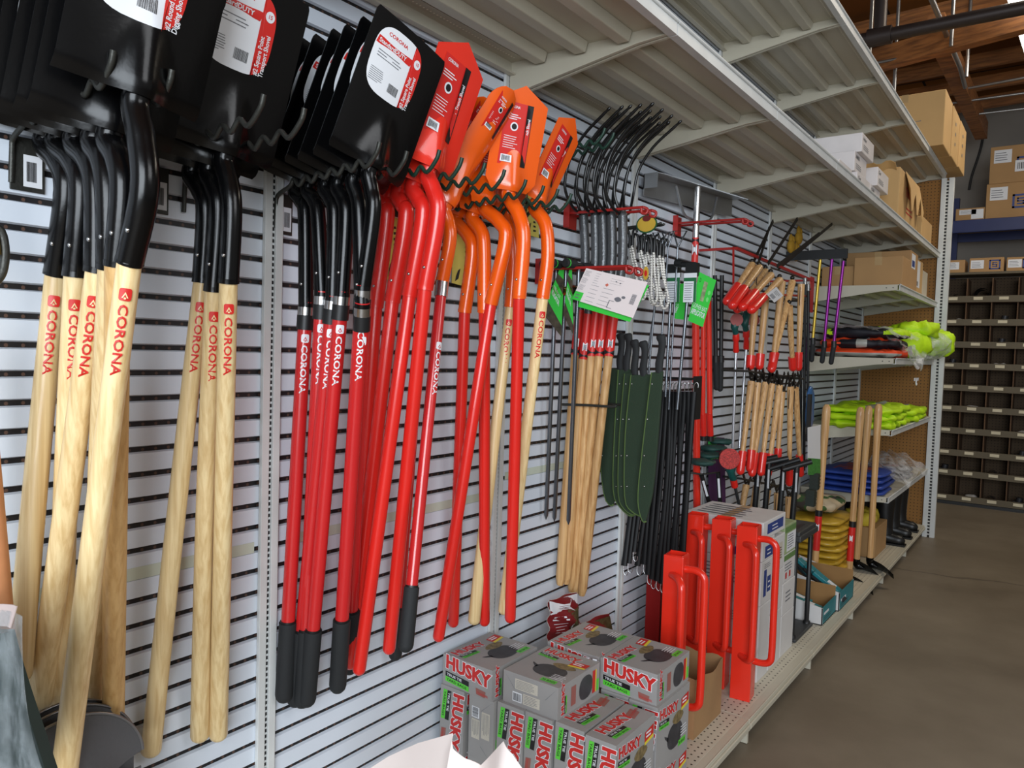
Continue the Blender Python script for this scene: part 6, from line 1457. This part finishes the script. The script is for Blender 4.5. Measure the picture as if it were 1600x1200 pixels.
hangcard('purple printed grass card hanging behind the dark green gloves', [(1106, 682), (1132, 684), (1134, 790), (1108, 800)], .035, [PURP, mat('tag_green_small', (60, 180, 80), .5)], lambda m, f: (gridf(m, f, [(0, .86), (.5, .86), (.5, 1), (0, 1)], 1, 1), textf(m, 'GRASS', lambda x, y: f(x, y, .001), (.08, .70), (1, 0), (0, 1), .07, 1, .02, sx=2.2)))
hangcard('white card with a green grass picture hanging at the end of the lopper rail', [(1262, 668), (1282, 664), (1282, 742), (1262, 742)], .30, [PAPER, mat('grass_green', (60, 128, 50), .6, var=.4, vscale=80), BLKPL], lambda m, f: gridf(m, f, [(0, 0), (1, 0), (1, .32), (0, .36)], 1, 2))
for i, (x, y) in enumerate([(1273, 752), (1267, 778)]):
    m = M(); q = PX(x, y, .30); m.box(tuple(q+Vector((-.02, -.02, -.04))), tuple(q+Vector((.02, .02, .04))))
    for k in range(4): m.box(tuple(q+Vector((-.022, -.022, -.03+.018*k))), tuple(q+Vector((.022, .022, -.024+.018*k))))
    solo('dark_pack', m, mat('dark_green_pack', (34, 42, 34), .6), ['upper', 'lower'][i]+' small dark ribbed pack hanging below the grass picture card', 'package', group='small dark ribbed packs')
m = M(); pillow(m, PX(1266, 640, .27), .010, .06, .12, e=3, amp=.004, seed=3, nu=20, nv=10); solo('blue_pack', m, mat('blue_film_pack', (48, 92, 140), .35, var=.2, vscale=20), 'pale blue film pack hanging beside the lopper rail, left of the vests', 'package')
m = M(); m.box(tuple(PX(1264, 648, .29)-Vector((.008, .012, .13))), tuple(PX(1264, 648, .29)+Vector((.008, .012, .10)))); solo('black_sheath', m, BLKPL, 'flat black sheath hanging at the right end of the loppers', 'sheath')
# pale tape strip along the slats
TAPE = mat('pale_shelf_tape', (196, 204, 188), .5)
for i, (a, b, z) in enumerate([(pk(0)+.03, pk(1)-.03, .878), (pk(1)+.05, pk(2)-.03, .878), (pk(2)+.04, pk(3)-.03, .923)]):
    solo('slat_tape', M().box((.0004, a, z-.011), (.0012, b, z+.011)), TAPE, ['pale strip of tape on a slat behind the wooden digging shovels', 'pale strip of tape on a slat behind the red handles', 'pale strip of tape on a slat behind the fork handles'][i], 'tape')

# dark poles and bars filling the dim end of the lopper display
for i, (x0, y0, x1, y1, X) in enumerate([(1253, 452, 1250, 742, .20), (1258, 440, 1256, 735, .22), (1263, 450, 1262, 650, .24)]):
    bar_thing('dark_pole', ['thin black pole just right of the lopper handles', 'second thin black pole right of the lopper handles', 'third thin black pole beside the blue film pack'][i], 'pole', [('shaft', PX(x0, y0, X), PX(x1, y1, X), .0075, BLKPL), ('hook_end', PX(x0, y0-6, X), PX(x0, y0+4, X), .010, STEEL)], 'thin black poles by the loppers')
t = thing('wire_rail', 'dark wire rail from which the thin black poles hang', 'rack', (0, PX(1258, 446, .2).y, PX(1258, 446, .2).z)); A = PX(1250, 446, .19); B = PX(1266, 452, .25)
M().tube([A, B], .005, 8).build('rail', WIRE, t); M().tube([(.001, A.y, A.z), tuple(A)], .005, 8).build('wall_arm', WIRE, t)
for i, (x0, y0, x1, y1) in enumerate([(1096, 742, 1112, 800), (1122, 738, 1126, 802)]):
    a, b = PX(x0, y0, .10), PX(x1, y1, .10)
    root = thing('garden_stake', ['slanting black bar with a white label strip below the green gloves', 'upright black bar with a white label strip below the green gloves'][i], 'garden tool', tuple(b), group='black bars below the gloves')
    M().tube([a, b, b+(b-a)*2.2], .0095, 10).build('bar', BLKPL, root)
    n = facing(a, b-a); ax = (b-a).normalized(); s_ = n.cross(ax)
    q = a+ax*.02+n*.0098; M().obox(q+ax*.05, ax*.045, s_*.0045, n*.0004).build('label_strip', PAPER, root)
t = thing('tool_hook', 'thin grey wire peg under the dark green gloves', 'hook', (0, PX(1090, 742, .1).y, PX(1090, 742, .1).z)); q = PX(1096, 741, .10); r_ = PX(1124, 738, .10)
M().tube([(.001, q.y, q.z), tuple(q), tuple(r_)], .004, 8).build('wire_arm', WIRE, t)
